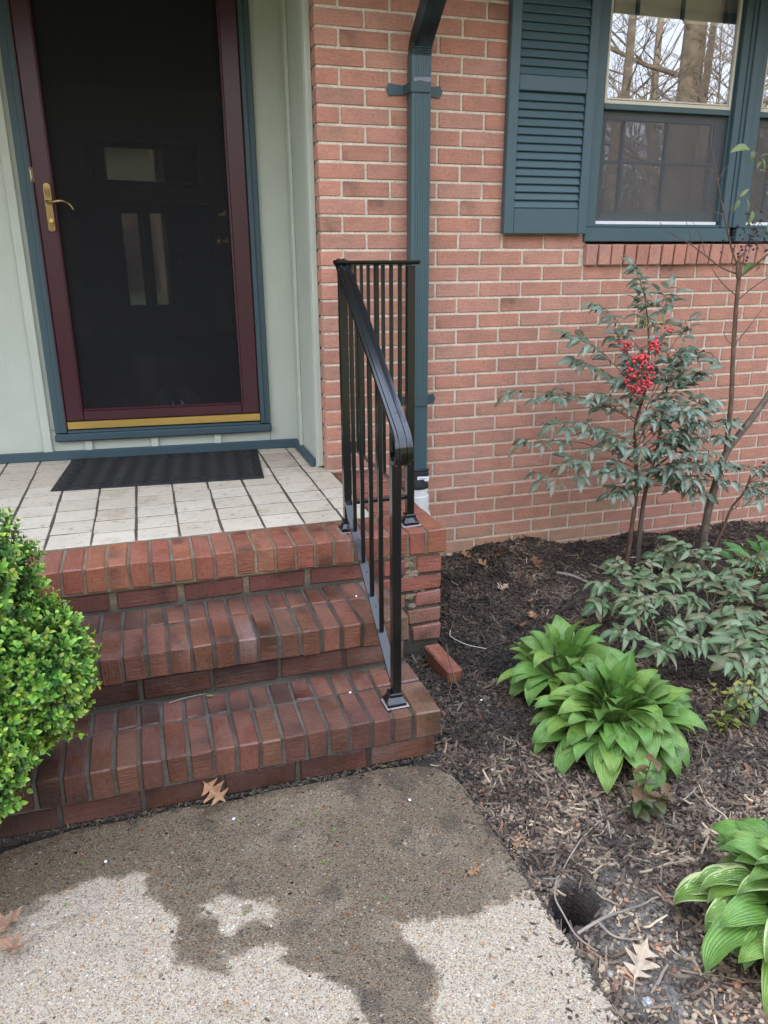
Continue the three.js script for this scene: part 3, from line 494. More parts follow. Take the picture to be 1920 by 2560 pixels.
  const sh = new THREE.Shape(WALK.map(([x, z]) => new THREE.Vector2(x, -z)));
  const g = new THREE.ExtrudeGeometry(sh, { depth: 0.1, bevelEnabled: true, bevelSize: 0.006, bevelThickness: 0.006, bevelSegments: 2, bevelOffset: -0.006 }); g.rotateX(-Math.PI / 2); g.translate(0, WALK_Y - 0.106, 0);
  const p = g.attributes.position, uv = g.attributes.uv; for (let i = 0; i < p.count; i++) uv.setXY(i, (p.getX(i) - OX) / S, (p.getZ(i) - OZ) / S);
  structure('walkway', g, std({ map, roughnessMap: rough, roughness: 1, bumpMap: bump, bumpScale: 0.0022 }));
}
// ---------- planting bed soil ----------
const HOLE = [0.082, 2.045];
function bedY(x, z) {
  let y = -0.012 + (fbm(x * 5 + 50, z * 5 + 50, 4, 0, 500) - 0.5) * 0.07 + (fbm(x * 40, z * 40, 3, 0, 505) - 0.5) * 0.016;
  y += 0.035 * Math.exp(-((x - 0.95) ** 2) / 0.06 - ((z - 0.03) ** 2) / 0.02);                                  // mulch heaped on the wall
  y -= 0.03 * sstep(2.2, 2.7, x);
  const dw = inside(WALK, x, z) ? 0 : edgeDist(WALK, x, z); y = lerp(y * 0.4 - 0.034, y, sstep(0.0, 0.22, dw));
  if (x < 0.3 && z < 1.5 && x > -0.1) y = lerp(y, y * 0.4 - 0.01, 0.7);
  if (x < -0.9) y = -0.035 + y * 0.2;
  const hx = (x - HOLE[0]) / 0.058, hz = (z - HOLE[1]) / 0.054, q = Math.sqrt(hx * hx + hz * hz) + (fbm(x * 34, z * 34, 4, 0, 510) - 0.5) * 0.7;
  return y - 0.16 * (1 - sstep(0.72, 1.05, q)) + 0.008 * Math.exp(-((q - 1.25) ** 2) * 12);
}
const soilTone = (x, z) => {                              // dark and damp by the steps, grey dry clay round the hole, brown between
  const n = fbm(x * 6 + 9, z * 6 + 9, 4, 0, 520), wetS = clamp(1.2 - Math.hypot((x - 0.34) / 0.46, (z - 0.85) / 0.80)) , clay = clamp(1.25 - Math.hypot((x - 0.16) / 0.20, (z - 2.18) / 0.32) + (n - 0.5) * 1.1);
  return { wet: clamp(wetS + (n - 0.5) * 0.6), clay: clamp(clay), n };
};
{
  const cells = [], pos = [], col = [], uv = [], idx = [];
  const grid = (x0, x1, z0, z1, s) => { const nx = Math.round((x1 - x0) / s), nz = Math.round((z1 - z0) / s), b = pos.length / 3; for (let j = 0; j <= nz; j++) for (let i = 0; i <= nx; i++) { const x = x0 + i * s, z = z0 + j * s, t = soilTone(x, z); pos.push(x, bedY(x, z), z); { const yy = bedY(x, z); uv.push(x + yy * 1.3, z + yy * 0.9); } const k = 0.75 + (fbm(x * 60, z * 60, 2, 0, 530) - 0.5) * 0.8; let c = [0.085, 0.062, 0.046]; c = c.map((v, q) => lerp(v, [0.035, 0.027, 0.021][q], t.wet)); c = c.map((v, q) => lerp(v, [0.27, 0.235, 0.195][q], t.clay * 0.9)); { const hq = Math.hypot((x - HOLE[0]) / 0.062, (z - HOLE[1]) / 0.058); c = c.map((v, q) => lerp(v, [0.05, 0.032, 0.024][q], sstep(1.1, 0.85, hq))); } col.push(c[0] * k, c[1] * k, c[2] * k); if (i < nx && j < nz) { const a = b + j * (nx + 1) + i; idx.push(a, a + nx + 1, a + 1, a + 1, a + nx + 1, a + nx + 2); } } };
  grid(-0.09, 0.75, 0.88, 2.6, 0.01); grid(0.75, 3.75, -0.08, 2.6, 0.02); grid(0.21, 0.75, -0.08, 0.88, 0.015); grid(-0.09, 3.75, 2.6, 4.6, 0.05); grid(-2.6, -0.98, 1.0, 1.72, 0.02); grid(-3.4, -1.75, 1.72, 4.6, 0.05);
  const g = new THREE.BufferGeometry(); g.setAttribute('position', new THREE.Float32BufferAttribute(pos, 3)); g.setAttribute('uv', new THREE.Float32BufferAttribute(uv, 2)); g.setAttribute('color', new THREE.Float32BufferAttribute(col, 3)); g.setIndex(idx); g.computeVertexNormals();
  const crumb = tex(512, (u, v) => grey(0.75 + (fbm(u * 50, v * 50, 4, 50, 540) - 0.5) * 1.1), { rx: 4 });
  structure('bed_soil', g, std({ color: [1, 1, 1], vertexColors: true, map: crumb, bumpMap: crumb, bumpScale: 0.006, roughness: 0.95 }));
}

// ---------- iron railing ----------
{
  const r = thing('stair_railing', 'black wrought iron stair railing with moulded handrail and scroll end', 'railing');
  const I = M.iron, sq = (x, z, w, y0, y1, name) => part(name, bbox(x - w / 2, x + w / 2, y0, y1, z - w / 2, z + w / 2, 0.0015), I, r);
  const A = [-0.100, 0.780], B = [0.124, 0.784], Cp = [-0.1225, 1.388];
  sq(...A, 0.0262, LAND + 0.03, 1.332, 'post'); sq(...B, 0.0262, LAND + 0.03, 1.332, 'post'); sq(...Cp, 0.0255, TREAD1 + 0.03, 0.985, 'post');
  const foot = (x, y, z) => { const f = part('base_plate', merged([cbox(0.056, 0.013, 0.056, 0.002).translate(0, 0.0075, 0), new THREE.CylinderGeometry(0.0255, 0.0365, 0.014, 4, 1).rotateY(Math.PI / 4).translate(0, 0.021, 0), cbox(0.037, 0.012, 0.037, 0.002).translate(0, 0.033, 0)]), I, r, [x, y, z]); part('caulk', cbox(0.066, 0.002, 0.064, 0.0005, { jit: 0.002 }), M.caulk, f, [0.001, 0.0014, 0.002]); };
  foot(A[0], LAND + 0.001, A[1]); foot(B[0], LAND + 0.001, B[1]); foot(Cp[0] - 0.004, TREAD1 + 0.001, Cp[1]);
  // moulded cap: a wide flat lip, a raised ogee and a groove
  const prof = [[-0.0232, -0.007], [-0.0232, -0.001], [-0.0215, 0.0012], [-0.0150, 0.0016], [-0.0135, 0.0046], [-0.0100, 0.0062], [-0.0060, 0.0058], [-0.0048, 0.0034], [0.0048, 0.0034], [0.0060, 0.0058], [0.0100, 0.0062], [0.0135, 0.0046], [0.0150, 0.0016], [0.0215, 0.0012], [0.0232, -0.001], [0.0232, -0.007]];
  const X = V(1, 0, 0), pX = (z) => lerp(A[0], Cp[0] - 0.002, (z - 0.78) / 0.61);
  const hp = [[0.762, 1.350], [0.80, 1.334], [1.0, 1.216], [1.2, 1.098], [1.38, 0.991]];
  const bend = new THREE.CatmullRomCurve3([[1.40, 0.979], [1.435, 0.958], [1.464, 0.937], [1.480, 0.910], [1.477, 0.881], [1.458, 0.864], [1.436, 0.864], [1.422, 0.877], [1.424, 0.892]].map(([z, y]) => V(0, y, z))).getPoints(36).map((v) => [v.z, v.y]);
  part('handrail', sweep([...hp, ...bend].map(([z, y]) => V(pX(z), y, z)), prof.map(([x, y]) => [-x, y]).reverse(), V(-1, 0, 0)), I, r);
  part('top_rail', sweep([V(-0.124, 1.342, 0.782), V(0.15, 1.342, 0.784)], prof, V(0, 0, -1)), I, r);
  part('top_rail', sweep([V(0.125, 1.340, 0.76), V(0.125, 1.340, 0.001)], prof, V(-1, 0, 0)), I, r);
  part('bottom_rail', bbox(-0.086, 0.110, 0.553, 0.5655, 0.773, 0.787, 0.001), I, r);
  part('bottom_rail', bbox(0.118, 0.131, 0.557, 0.5695, 0.012, 0.770, 0.001), I, r);
  part('wall_bracket', merged([bbox(0.108, 0.141, 0.542, 0.592, 0.0005, 0.0115, 0.002), bbox(0.106, 0.143, 1.315, 1.338, 0.0005, 0.012, 0.002)]), I, r);
  for (const z of [0.092, 0.189, 0.286, 0.383, 0.480, 0.577, 0.674]) sq(0.1245, z, 0.0125, 0.57, 1.334, 'baluster');
  sq(0.012, 0.780, 0.0125, 0.566, 1.336, 'baluster');
  // sloping bottom bar: leaves the top post level, then bends down the stairs
  const sy = (z) => 0.517 - 0.592 * (z - 0.855), bar = [[0.793, 0.566], [0.806, 0.565], [0.820, 0.556], [0.833, 0.540], [0.848, 0.521]];
  for (const z of [0.95, 1.1, 1.25, 1.376]) bar.push([z, sy(z)]);
  part('stringer', sweep(bar.map(([z, y]) => V(pX(z), y, z)), [[-0.013, -0.005], [-0.013, 0.004], [0.013, 0.004], [0.013, -0.005]].reverse(), V(-1, 0, 0)), I, r);
  for (const z of [0.894, 1.008, 1.122, 1.236, 1.316].slice(0, 4)) sq(pX(z), z, 0.0125, sy(z) + 0.003, 1.350 - 0.592 * (z - 0.78) - 0.012, 'baluster');
  for (const z of [0.93, 1.045, 1.16]) part('rivet', new THREE.SphereGeometry(0.003, 8, 6), I, r, [pX(z) + 0.003, sy(z) + 0.0045, z]);
}
// ---------- downspout and drain ----------
{
  const d = thing('downspout', 'blue green metal downspout strapped to the brick wall', 'downspout');
  const w = 0.0405, dp = 0.031, prof = [];
  const round = (cx, cy, a0) => { for (let i = 0; i <= 4; i++) { const a = a0 + i / 4 * Math.PI / 2; prof.push([cx + 0.008 * Math.cos(a), cy + 0.008 * Math.sin(a)]); } };
  // across = x, up = outwards; front face carries six shallow ribs
  round(w - 0.008, -dp + 0.008, -Math.PI / 2); round(w - 0.008, dp - 0.008, 0);
  for (let i = 0; i < 6; i++) { const x = 0.026 - i * 0.0104; prof.push([x + 0.0032, dp], [x + 0.0022, dp - 0.0022], [x - 0.0022, dp - 0.0022], [x - 0.0032, dp]); }
  round(-w + 0.008, dp - 0.008, Math.PI / 2); round(-w + 0.008, -dp + 0.008, Math.PI);
  const x = 0.4115, zc = 0.042, path = [V(x, 2.095, zc), V(x, 0.5, zc), V(x, 0.455, zc)];
  const S = V(1, 0, 0);
  // tangent runs down, side +x: up = side x t = +z x ... points outwards
  part('pipe', sweep([V(x, 0.455, zc), V(x, 2.10, zc)], prof, S), M.tealPipe, d);
  const el = [[2.098, zc], [2.118, zc + 0.001], [2.136, zc + 0.008], [2.152, zc + 0.022], [2.180, zc + 0.055], [2.42, zc + 0.36], [2.68, zc + 0.69]].map(([y, z]) => V(x + 0.002, y, z));
  const e = part('elbow', sweep(el, prof.map(([a, b]) => [a * 0.985, b * 0.985]), S), std({ color: [0.034, 0.058, 0.066], roughness: 0.5, map: noiseMap }), d);
  for (let i = 0; i < 5; i++) part('crimp', bbox(-0.041, 0.041, -0.0012, 0.0012, -0.001, 0.003, 0.001, { jit: 0.0008 }), M.tealPipe, e, [x, 2.098 + i * 0.0085, zc + dp + 0.0005 + Math.max(0, i - 2) * 0.003], [0.25 * i - 0.3, 0, 0.02]);
  const strap = (y, half, nm) => {
    const s = new THREE.Shape(); const h = 0.023; s.moveTo(-half, 0); s.lineTo(-half + 0.012, h); s.lineTo(-half + 0.026, h * 0.85); s.lineTo(-0.045, h * 0.72); s.lineTo(-0.02, h * 0.85); s.lineTo(0, h * 1.05); s.lineTo(0.02, h * 0.85); s.lineTo(0.045, h * 0.72); s.lineTo(half - 0.026, h * 0.85); s.lineTo(half - 0.012, h); s.lineTo(half, 0); s.lineTo(half - 0.012, -h); s.lineTo(half - 0.026, -h * 0.85); s.lineTo(0.045, -h * 0.72); s.lineTo(-0.045, -h * 0.72); s.lineTo(-half + 0.026, -h * 0.85); s.lineTo(-half + 0.012, -h); s.closePath();
    // cut into narrow columns and wrapped round the pipe
    const n = 60, pos = [], idx = [], pts = s.getPoints(); const ext = (xx) => { let hi = 0, lo = 0; for (let i = 0, j = pts.length - 1; i < pts.length; j = i++) { const a = pts[j], b = pts[i]; if ((a.x <= xx && b.x >= xx) || (b.x <= xx && a.x >= xx)) { const t = Math.abs(b.x - a.x) < 1e-9 ? 0 : (xx - a.x) / (b.x - a.x), yy = lerp(a.y, b.y, t); hi = Math.max(hi, yy); lo = Math.min(lo, yy); } } return [lo, hi]; };
    for (let i = 0; i <= n; i++) { const xx = lerp(-half, half, i / n), [lo, hi] = ext(xx), zz = 0.004 + (zc + dp - 0.001) * sstep(0.0475, 0.040, Math.abs(xx)); for (const [yy, dz] of [[lo, 0.003], [hi, 0.003], [hi, 0], [lo, 0]]) pos.push(xx, yy, zz + dz); if (i) for (let k = 0; k < 4; k++) { const a = (i - 1) * 4, b = i * 4, q = (k + 1) % 4; idx.push(a + k, b + k, b + q, a + k, b + q, a + q); } }
    let g = new THREE.BufferGeometry(); g.setAttribute('position', new THREE.Float32BufferAttribute(pos, 3)); g.setAttribute('uv', new THREE.Float32BufferAttribute(pos.filter((_, i) => i % 3 < 2), 2)); g.setIndex(idx); g = g.toNonIndexed(); g.computeVertexNormals();
    part('strap', g, std({ color: [0.038, 0.070, 0.080], roughness: 0.5, side: THREE.DoubleSide }), d, [x - 0.006, y, 0]);
  };
  strap(1.986, 0.118); strap(0.760, 0.106);
  const ph = part('worn_paint', bbox(-0.034, 0.036, -0.006, 0.012, 0, 0.0012, 0.0005, { jit: 0.003 }), std({ color: [0.20, 0.21, 0.24], roughness: 0.8 }), d, [x, 2.010, zc + dp]);
  const k = thing('drain_adapter', 'black rubber drain adapter with white sticker between downspout and white pipe', 'pipe adapter');
  const ring = (r0, r1, y0, y1, sx) => new THREE.CylinderGeometry(r1, r0, y1 - y0, 32).scale(1, 1, 0.95).translate(0, (y0 + y1) / 2, 0);
  part('sleeve', merged([cbox(0.092, 0.062, 0.074, 0.012).translate(0, 0.425, 0), cbox(0.096, 0.008, 0.078, 0.003).translate(0, 0.452, 0), cbox(0.094, 0.006, 0.076, 0.003).translate(0, 0.436, 0)]), M.rubber, k);
  part('skirt', merged([ring(0.052, 0.046, 0.378, 0.410), ring(0.054, 0.054, 0.366, 0.380)]), M.rubber, k);
  part('sticker', bbox(-0.036, 0.020, 0.402, 0.424, 0.0372, 0.0385, 0.0004), M.white, k, [0, 0, 0], [0, 0, -0.06]);
  for (const [a, b, y] of [[-0.026, 0.008, 0.416], [-0.026, 0.002, 0.411]]) part('sticker_print', bbox(a, b, y - 0.001, y + 0.001, 0.0386, 0.0392, 0.0002), std({ color: [0.3, 0.3, 0.32] }), k, [0, 0, 0], [0, 0, -0.06]);
  k.position.set(x, 0, zc + 0.004);
  const p = thing('drain_pipe', 'white plastic drain pipe with coupling below the black adapter', 'drain pipe');
  part('pipe', ring(0.050, 0.050, 0.0, 0.366), M.pvc, p); part('coupling', merged([ring(0.0555, 0.0555, 0.262, 0.330), ring(0.0535, 0.0555, 0.250, 0.262)]), M.pvc, p);
  const fl = new THREE.CylinderGeometry(0.056, 0.085, 0.085, 24, 1, true, -0.6, 2.6); part('flare', fl.translate(0, 0.215, 0), std({ color: [0.76, 0.75, 0.70], roughness: 0.4, side: THREE.DoubleSide }), p);
  p.position.set(x, 0, zc + 0.006);
}
// ---------- doormat ----------
{
  const m = thing('doormat', 'black ribbed rubber doormat on the pale tiles', 'doormat');
  const W = 0.865, D = 0.53;
  const field = tex(512, (u, v) => { const e = Math.min(u, 1 - u), f = Math.min(v, 1 - v); const border = e < 0.12 || f < 0.17; const sc = fbm(u * 34, v * 20, 3, 0, 600); if (border) return grey(0.25 + 0.75 * sstep(0.46, 0.60, Math.abs(Math.sin(u * 60 + sc * 9) * Math.cos(v * 38 + sc * 8)))); return grey(0.4 + 0.35 * (0.5 + 0.5 * Math.sin(v * 2 * Math.PI * 46)) + 0.1 * Math.sin(u * 2 * Math.PI * 11)); });
  const fieldC = tex(512, (u, v) => { const n = fbm(u * 20, v * 12, 4, 0, 610), mud = sstep(0.5, 0.7, n), st = 0.8 + 0.25 * Math.sin(u * 2 * Math.PI * 11); return [(0.16 + mud * 0.05) * st, (0.155 + mud * 0.035) * st, (0.15 + mud * 0.02) * st]; }, { srgb: true });
  part('base', cbox(W, 0.006, D, 0.002).translate(0, 0.003, 0), M.rubber, m);
  const g = new THREE.PlaneGeometry(W - 0.012, D - 0.012, 1, 1).rotateX(-Math.PI / 2).translate(0, 0.0075, 0);
  part('ribbed_field', mergeGeometries([strip(bbox(-W / 2 + 0.006, W / 2 - 0.006, 0.0062, 0.0095, -D / 2 + 0.006, D / 2 - 0.006, 0.001)).clone()].map((q) => { const p = q.attributes.position, u = q.attributes.uv; for (let i = 0; i < p.count; i++) u.setXY(i, p.getX(i) / W + 0.5, 0.5 - p.getZ(i) / D); return q; })), std({ color: [1, 1, 1], map: fieldC, bumpMap: field, bumpScale: 0.005, roughness: 0.75 }), m);
  // raised scrolls along the border
  seed(62); const sc = []; for (let i = 0; i < 64; i++) { const t = i / 64, per = 2 * (W + D), q = t * per; let px, pz; if (q < W) { px = q - W / 2; pz = D / 2 - 0.04; } else if (q < W + D) { px = W / 2 - 0.05; pz = D / 2 - (q - W); } else if (q < 2 * W + D) { px = W / 2 - (q - W - D); pz = -D / 2 + 0.04; } else { px = -W / 2 + 0.05; pz = -D / 2 + (q - 2 * W - D); } px = clamp(px, -W / 2 + 0.03, W / 2 - 0.03); pz = clamp(pz, -D / 2 + 0.03, D / 2 - 0.03); const s = rnd() < 0.5 ? 1 : -1, pts = []; for (let k = 0; k < 7; k++) { const a = k * 0.75, r = 0.019 - k * 0.002; pts.push(V(px + Math.cos(a) * r, 0.0105, pz + s * Math.sin(a) * r)); } sc.push(strip(limb(pts, 0.0032, 0.0022, 8, 5))); }
  part('scroll_border', merged(sc), M.rubber, m).userData.kind = 'stuff';
  m.position.set(-0.685, 0.4615, -0.275); m.rotation.y = -0.085;
}

// ---------- loose brick, leaves, twigs, pellets, pebbles ----------
const ground = (x, z) => inside(WALK, x, z) ? WALK_Y : bedY(x, z);
{
  seed(71);
  const b = solo('loose_brick', colorize(cbox(0.054, 0.058, 0.180, 0.005, { jit: 0.003 }), (x, y, z) => { const k = 0.9 + (dirtN(x, y, z, 700) - 0.5) * 0.4; return [0.34 * k, 0.12 * k, 0.068 * k]; }), M.stepBrick, 'loose orange red brick lying in the soil beside the steps', 'brick');
  b.position.set(0.170, 0.014, 1.012); b.rotation.set(0.06, 0.1, 0.03);
}
// an oak leaf: lobed outline, folded and curled
function oakLeaf(L, W, curl, s, flat = 3) {
  seed(s); const n = flat, out = [];
  for (const side of [1, -1]) {
    const k = () => 0.85 + rnd() * 0.3, q = n > 3 ? [[0, 0.03], [0.10, 0.14], [0.20, 0.62], [0.25, 0.30], [0.29, 0.2], [0.38, 0.9], [0.44, 0.5], [0.48, 0.2], [0.60, 1.0], [0.66, 0.5], [0.70, 0.2], [0.80, 0.66], [0.85, 0.3], [0.90, 0.16], [1.02, 0]] : [[0, 0.03], [0.12, 0.14], [0.27, 0.78], [0.31, 0.42], [0.35, 0.2], [0.54, 1.05], [0.57, 0.6], [0.61, 0.22], [0.77, 0.74], [0.81, 0.36], [0.86, 0.16], [1.04, 0]];
    const c = new THREE.SplineCurve(q.map(([t, w]) => new THREE.Vector2(L * (t + (rnd() - 0.5) * 0.02), side * Math.max(0.001, W * w * k())))).getPoints(44).map((v) => [v.x, side * Math.max(0.0008, side * v.y)]); c.pop(); c.shift();
    out.push(side > 0 ? c : c.reverse());
  }
  const P = [[-L * 0.02, 0.0008], ...out[0], [L * 1.05, 0], ...out[1], [-L * 0.02, -0.0008]].map((q) => new THREE.Vector2(...q));
  const base = new THREE.ShapeGeometry(new THREE.Shape(P), 1), pp = base.attributes.position, ix = base.index.array, tri = [];
  const sub = (a, b, c, d) => { const l = Math.max(a.distanceTo(b), b.distanceTo(c), c.distanceTo(a)); if (d > 5 || l < L * 0.14) { tri.push(a, b, c); return; } const ab = a.clone().lerp(b, 0.5), bc = b.clone().lerp(c, 0.5), ca = c.clone().lerp(a, 0.5); sub(a, ab, ca, d + 1); sub(ab, b, bc, d + 1); sub(ca, bc, c, d + 1); sub(ab, bc, ca, d + 1); };
  for (let i = 0; i < ix.length; i += 3) sub(...[0, 1, 2].map((k) => V(pp.getX(ix[i + k]), 0, pp.getY(ix[i + k]))), 0);
  const pos = [], uv = []; for (const v of tri) { const t = v.x / L, q = v.z / W; pos.push(v.x - L / 2, curl * (L * 0.55 * (t - 0.5) ** 2 + W * 0.5 * q * q) + 0.004 * Math.sin(t * 9 + q * 4), v.z); uv.push(q * 0.5 + 0.5, t); }
  pos.push(...[]); const g = new THREE.BufferGeometry(); g.setAttribute('position', new THREE.Float32BufferAttribute(pos, 3)); g.setAttribute('uv', new THREE.Float32BufferAttribute(uv, 2)); g.computeVertexNormals();
  const stem = strip(limb([V(-L * 0.5, 0.002 + curl * L * 0.13, 0), V(-L * 0.66, 0.004, 0.004), V(-L * 0.8, 0.003, 0.01)], 0.0014, 0.001, 5, 4)); return merged([g, stem]);
}
const leafVein = tex(128, (u, v) => { const m = Math.abs(u - 0.5), side = Math.abs(((v * 9 + m * 5) % 1) - 0.5); const k = 0.86 + 0.16 * sstep(0.03, 0.0, m) + 0.1 * sstep(0.12, 0.0, side) - 0.25 * sstep(0.55, 0.8, fbm(u * 7, v * 7, 3, 0, 720)); return grey(k); });
const dryMat = (c) => std({ color: c, map: leafVein, bumpMap: leafVein, bumpScale: 0.001, roughness: 0.85, side: THREE.DoubleSide });
const DRYC = { tan: dryMat([0.36, 0.19, 0.095]), pale: dryMat([0.48, 0.37, 0.26]), brown: dryMat([0.22, 0.10, 0.05]), dusk: dryMat([0.30, 0.165, 0.095]) };
{
  const put = (geo, mat, label, at, rot, group) => { const m = solo('oak_leaf', geo, mat, label, 'leaf', group); m.position.set(...at); m.rotation.set(...rot); return m; };
  put(oakLeaf(0.082, 0.036, 0.9, 801), DRYC.tan, 'orange brown oak leaf propped against the bottom brick riser', [-0.650, 0.022, 1.474], [0.85, -0.9, 0.35], undefined);
  put(oakLeaf(0.085, 0.030, 0.9, 802), DRYC.dusk, 'brown curled leaf on the walkway at the left picture edge', [-1.118, 0.004, 1.752], [0.15, 0.5, 0.2]);
  put(oakLeaf(0.080, 0.028, 0.8, 803), DRYC.dusk, 'second brown leaf at the left picture edge, nearer the camera', [-1.095, 0.002, 1.812], [0.1, -0.75, 0.1]);
  put(oakLeaf(0.088, 0.036, 0.6, 804, 3), DRYC.pale, 'pale tan oak leaf on grey soil right of the walkway', [0.130, bedY(0.13, 2.222) + 0.012, 2.222], [0.25, 0.75, 0.18]);
  put(oakLeaf(0.040, 0.013, 0.3, 805), DRYC.tan, 'small orange leaf scrap on the right edge of the walkway', [-0.098, -0.009, 1.900], [0.05, 0.2, 0.05]);
  put(oakLeaf(0.045, 0.018, 0.5, 814), DRYC.dusk, 'dull leaf scrap in bark chips beside the walkway edge', [0.052, bedY(0.052, 1.83) + 0.01, 1.83], [0.2, 1.0, 0.2]);
  const spots = [[0.66, 0.06, 'tan', 'curled tan leaf by the wall next to the brick pier'], [0.70, 0.17, 'tan', 'thin curled leaf in the mulch behind the pier'], [0.712, 0.615, 'dusk', 'dull leaf in dark mulch left of the low shrubs'], [0.655, 0.74, 'tan', 'tan leaf in dark mulch behind the hosta'], [0.80, 0.15, 'brown', 'brown leaf on the mulch below the brick wall'], [0.80, 0.86, 'brown', 'brown leaf tucked beside the upper hosta clump'], [0.57, 0.82, 'brown', 'brown leaf at the middle of the dark mulch'], [0.68, 0.42, 'pale', 'pale star shaped leaf on the dark mulch'], [0.62, 0.92, 'tan', 'orange leaf just behind the hosta'], [0.90, 0.30, 'brown', 'brown leaf beside the short stick']];
  spots.forEach(([x, z, c, label], i) => put(oakLeaf(rr(0.06, 0.085), rr(0.022, 0.032), rr(0.7, 1.5), 820 + i, rnd() < 0.5 ? 3 : 4), DRYC[c], label, [x, bedY(x, z) + 0.018, z], [rr(-0.4, 0.5), rr(0, 6.28), rr(-0.4, 0.4)]));
}
{
  seed(73);
  const twig = (label, lines, r0, r1, mat = M.twig, name = 'twig', cat = 'twig', lift = 0.008) => { const t = thing(name, label, cat); lines.forEach((pts, i) => { const P = pts.map(([x, z, y]) => V(x, y ?? ground(x, z) + lift, z)); part(i ? 'side_branch' : 'stem', limb(P, i ? r0 * 0.8 : r0, r1, P.length * 4, 6), mat, t); }); return t; };
  
  twig('long thin forked twig lying over the hole', [[[0.402, 1.789], [0.363, 1.816], [0.28, 1.849], [0.203, 1.886], [0.137, 1.928], [0.088, 1.962], [0.04, 1.976, 0.0]], [[0.088, 1.962], [0.055, 2.008, 0.004], [0.036, 2.042, 0.006], [0.033, 2.084, 0.003], [0.036, 2.134, -0.006], [0.064, 2.17, -0.02]]], 0.0030, 0.0016);
  twig('grey forked stick on the clay between hole and right hosta', [[[0.04, 2.129, -0.006], [0.109, 2.12, 0.006], [0.226, 2.102], [0.254, 2.095], [0.332, 2.106]], [[0.092, 2.123, 0.003], [0.121, 2.146], [0.169, 2.183]]], 0.0040, 0.0022);
  twig('short thick twig in front of the left hosta', [[[0.314, 1.764], [0.295, 1.813], [0.288, 1.851], [0.26, 1.914]]], 0.005, 0.002);
  twig('bent twig on the mulch right of the young red leaved plant', [[[0.63, 1.813], [0.564, 1.83], [0.567, 1.887]], [[0.564, 1.83], [0.50, 1.85]]], 0.003, 0.0015);
  twig('dark twig leaning on the loose brick', [[[0.182, 1.01, 0.085], [0.165, 1.09, 0.06], [0.159, 1.18, 0.02], [0.159, 1.276]], [[0.162, 1.13, 0.04], [0.12, 1.19]]], 0.0026, 0.0014, M.canes);
  twig('pale wiry root curling up right of the loose brick', [[[0.277, 0.812, 0.03], [0.262, 0.85, 0.03], [0.271, 0.887, 0.03], [0.30, 0.93, 0.026], [0.355, 0.965, 0.02]]], 0.0018, 0.0012, std({ color: [0.50, 0.46, 0.38], roughness: 0.8 }), 'root', 'root');
  twig('taut grey string between berry bush and bare shrub', [[[1.31, 0.42, 0.05], [1.45, 0.46, 0.065], [1.63, 0.50, 0.085]]], 0.0022, 0.0022, std({ color: [0.42, 0.40, 0.36] }), 'string', 'string');
  twig('short thick pale stick on the mulch near the wall', [[[0.965, 0.385], [1.0, 0.44], [1.05, 0.506]]], 0.009, 0.006, M.twig, 'stick', 'stick');
  twig('thin brown stick beside the berry bush base', [[[1.16, 0.34], [1.20, 0.45], [1.22, 0.566]]], 0.005, 0.003, M.twig, 'stick', 'stick');
  twig('thin twig lying at the back of the lowest tread', [[[-0.745, 1.196, TREAD1 + 0.004], [-0.69, 1.186, TREAD1 + 0.007], [-0.641, 1.180, TREAD1 + 0.005]]], 0.0018, 0.0010);
  const white = std({ color: [0.78, 0.80, 0.84], roughness: 0.5 }), pel = new THREE.IcosahedronGeometry(0.0038, 2).scale(1.15, 0.7, 0.9);
  const wh = [[-0.921, 1.606, 'white pellet on the wet walkway near the bush'], [-0.612, 1.549, 'white pellet on the wet walkway below the oak leaf'], [-0.158, 1.616, 'white pellet on the walkway near its right corner'], [0.216, 1.238, 'white pellet in dark soil, farthest from the walkway'], [0.132, 1.358, 'white pellet in dark soil left of the hosta'], [0.036, 1.462, 'white pellet in soil at the foot of the lowest step'], [0.107, 1.563, 'white pellet in mulch right of the walkway corner'], [0.042, 1.368, 'white pellet beside the lowest brick tread'], [-0.087, 1.235, 'white pellet on the lowest tread near the railing post', TREAD1], [-0.235, 1.300, 'white pellet on the lowest tread left of the railing post', TREAD1], [-0.13, 0.99, 'white pellet on the middle tread by the railing', TREAD2], [0.232, 2.150, 'white pellet on clay near the right hosta']];
  for (const [x, z, l, y] of wh) { const m = solo('pellet', pel, white, l, 'pellet', 'white pellets scattered on steps and soil'); m.position.set(x, (y ?? ground(x, z)) + 0.004, z); m.rotation.y = rnd() * 6; }
  const peb = (x, z, r, c, l) => { const g = new THREE.IcosahedronGeometry(r, 3), p = g.attributes.position; const sx = rr(0.8, 1.3), k = rnd() * 9; for (let i = 0; i < p.count; i++) { const f = 1 + (fbm(p.getX(i) / r * 1.2 + k, p.getY(i) / r * 1.2 + p.getZ(i) / r, 2, 0, 740) - 0.5) * 0.4; p.setXYZ(i, p.getX(i) * f * sx, p.getY(i) * f * 0.7, p.getZ(i) * f); } g.computeVertexNormals(); const m = solo('pebble', g, std({ color: c, roughness: 0.7, map: noiseMap }), l, 'pebble', 'pebbles along the walkway edge'); m.position.set(x, ground(x, z) + r * 0.35, z); };
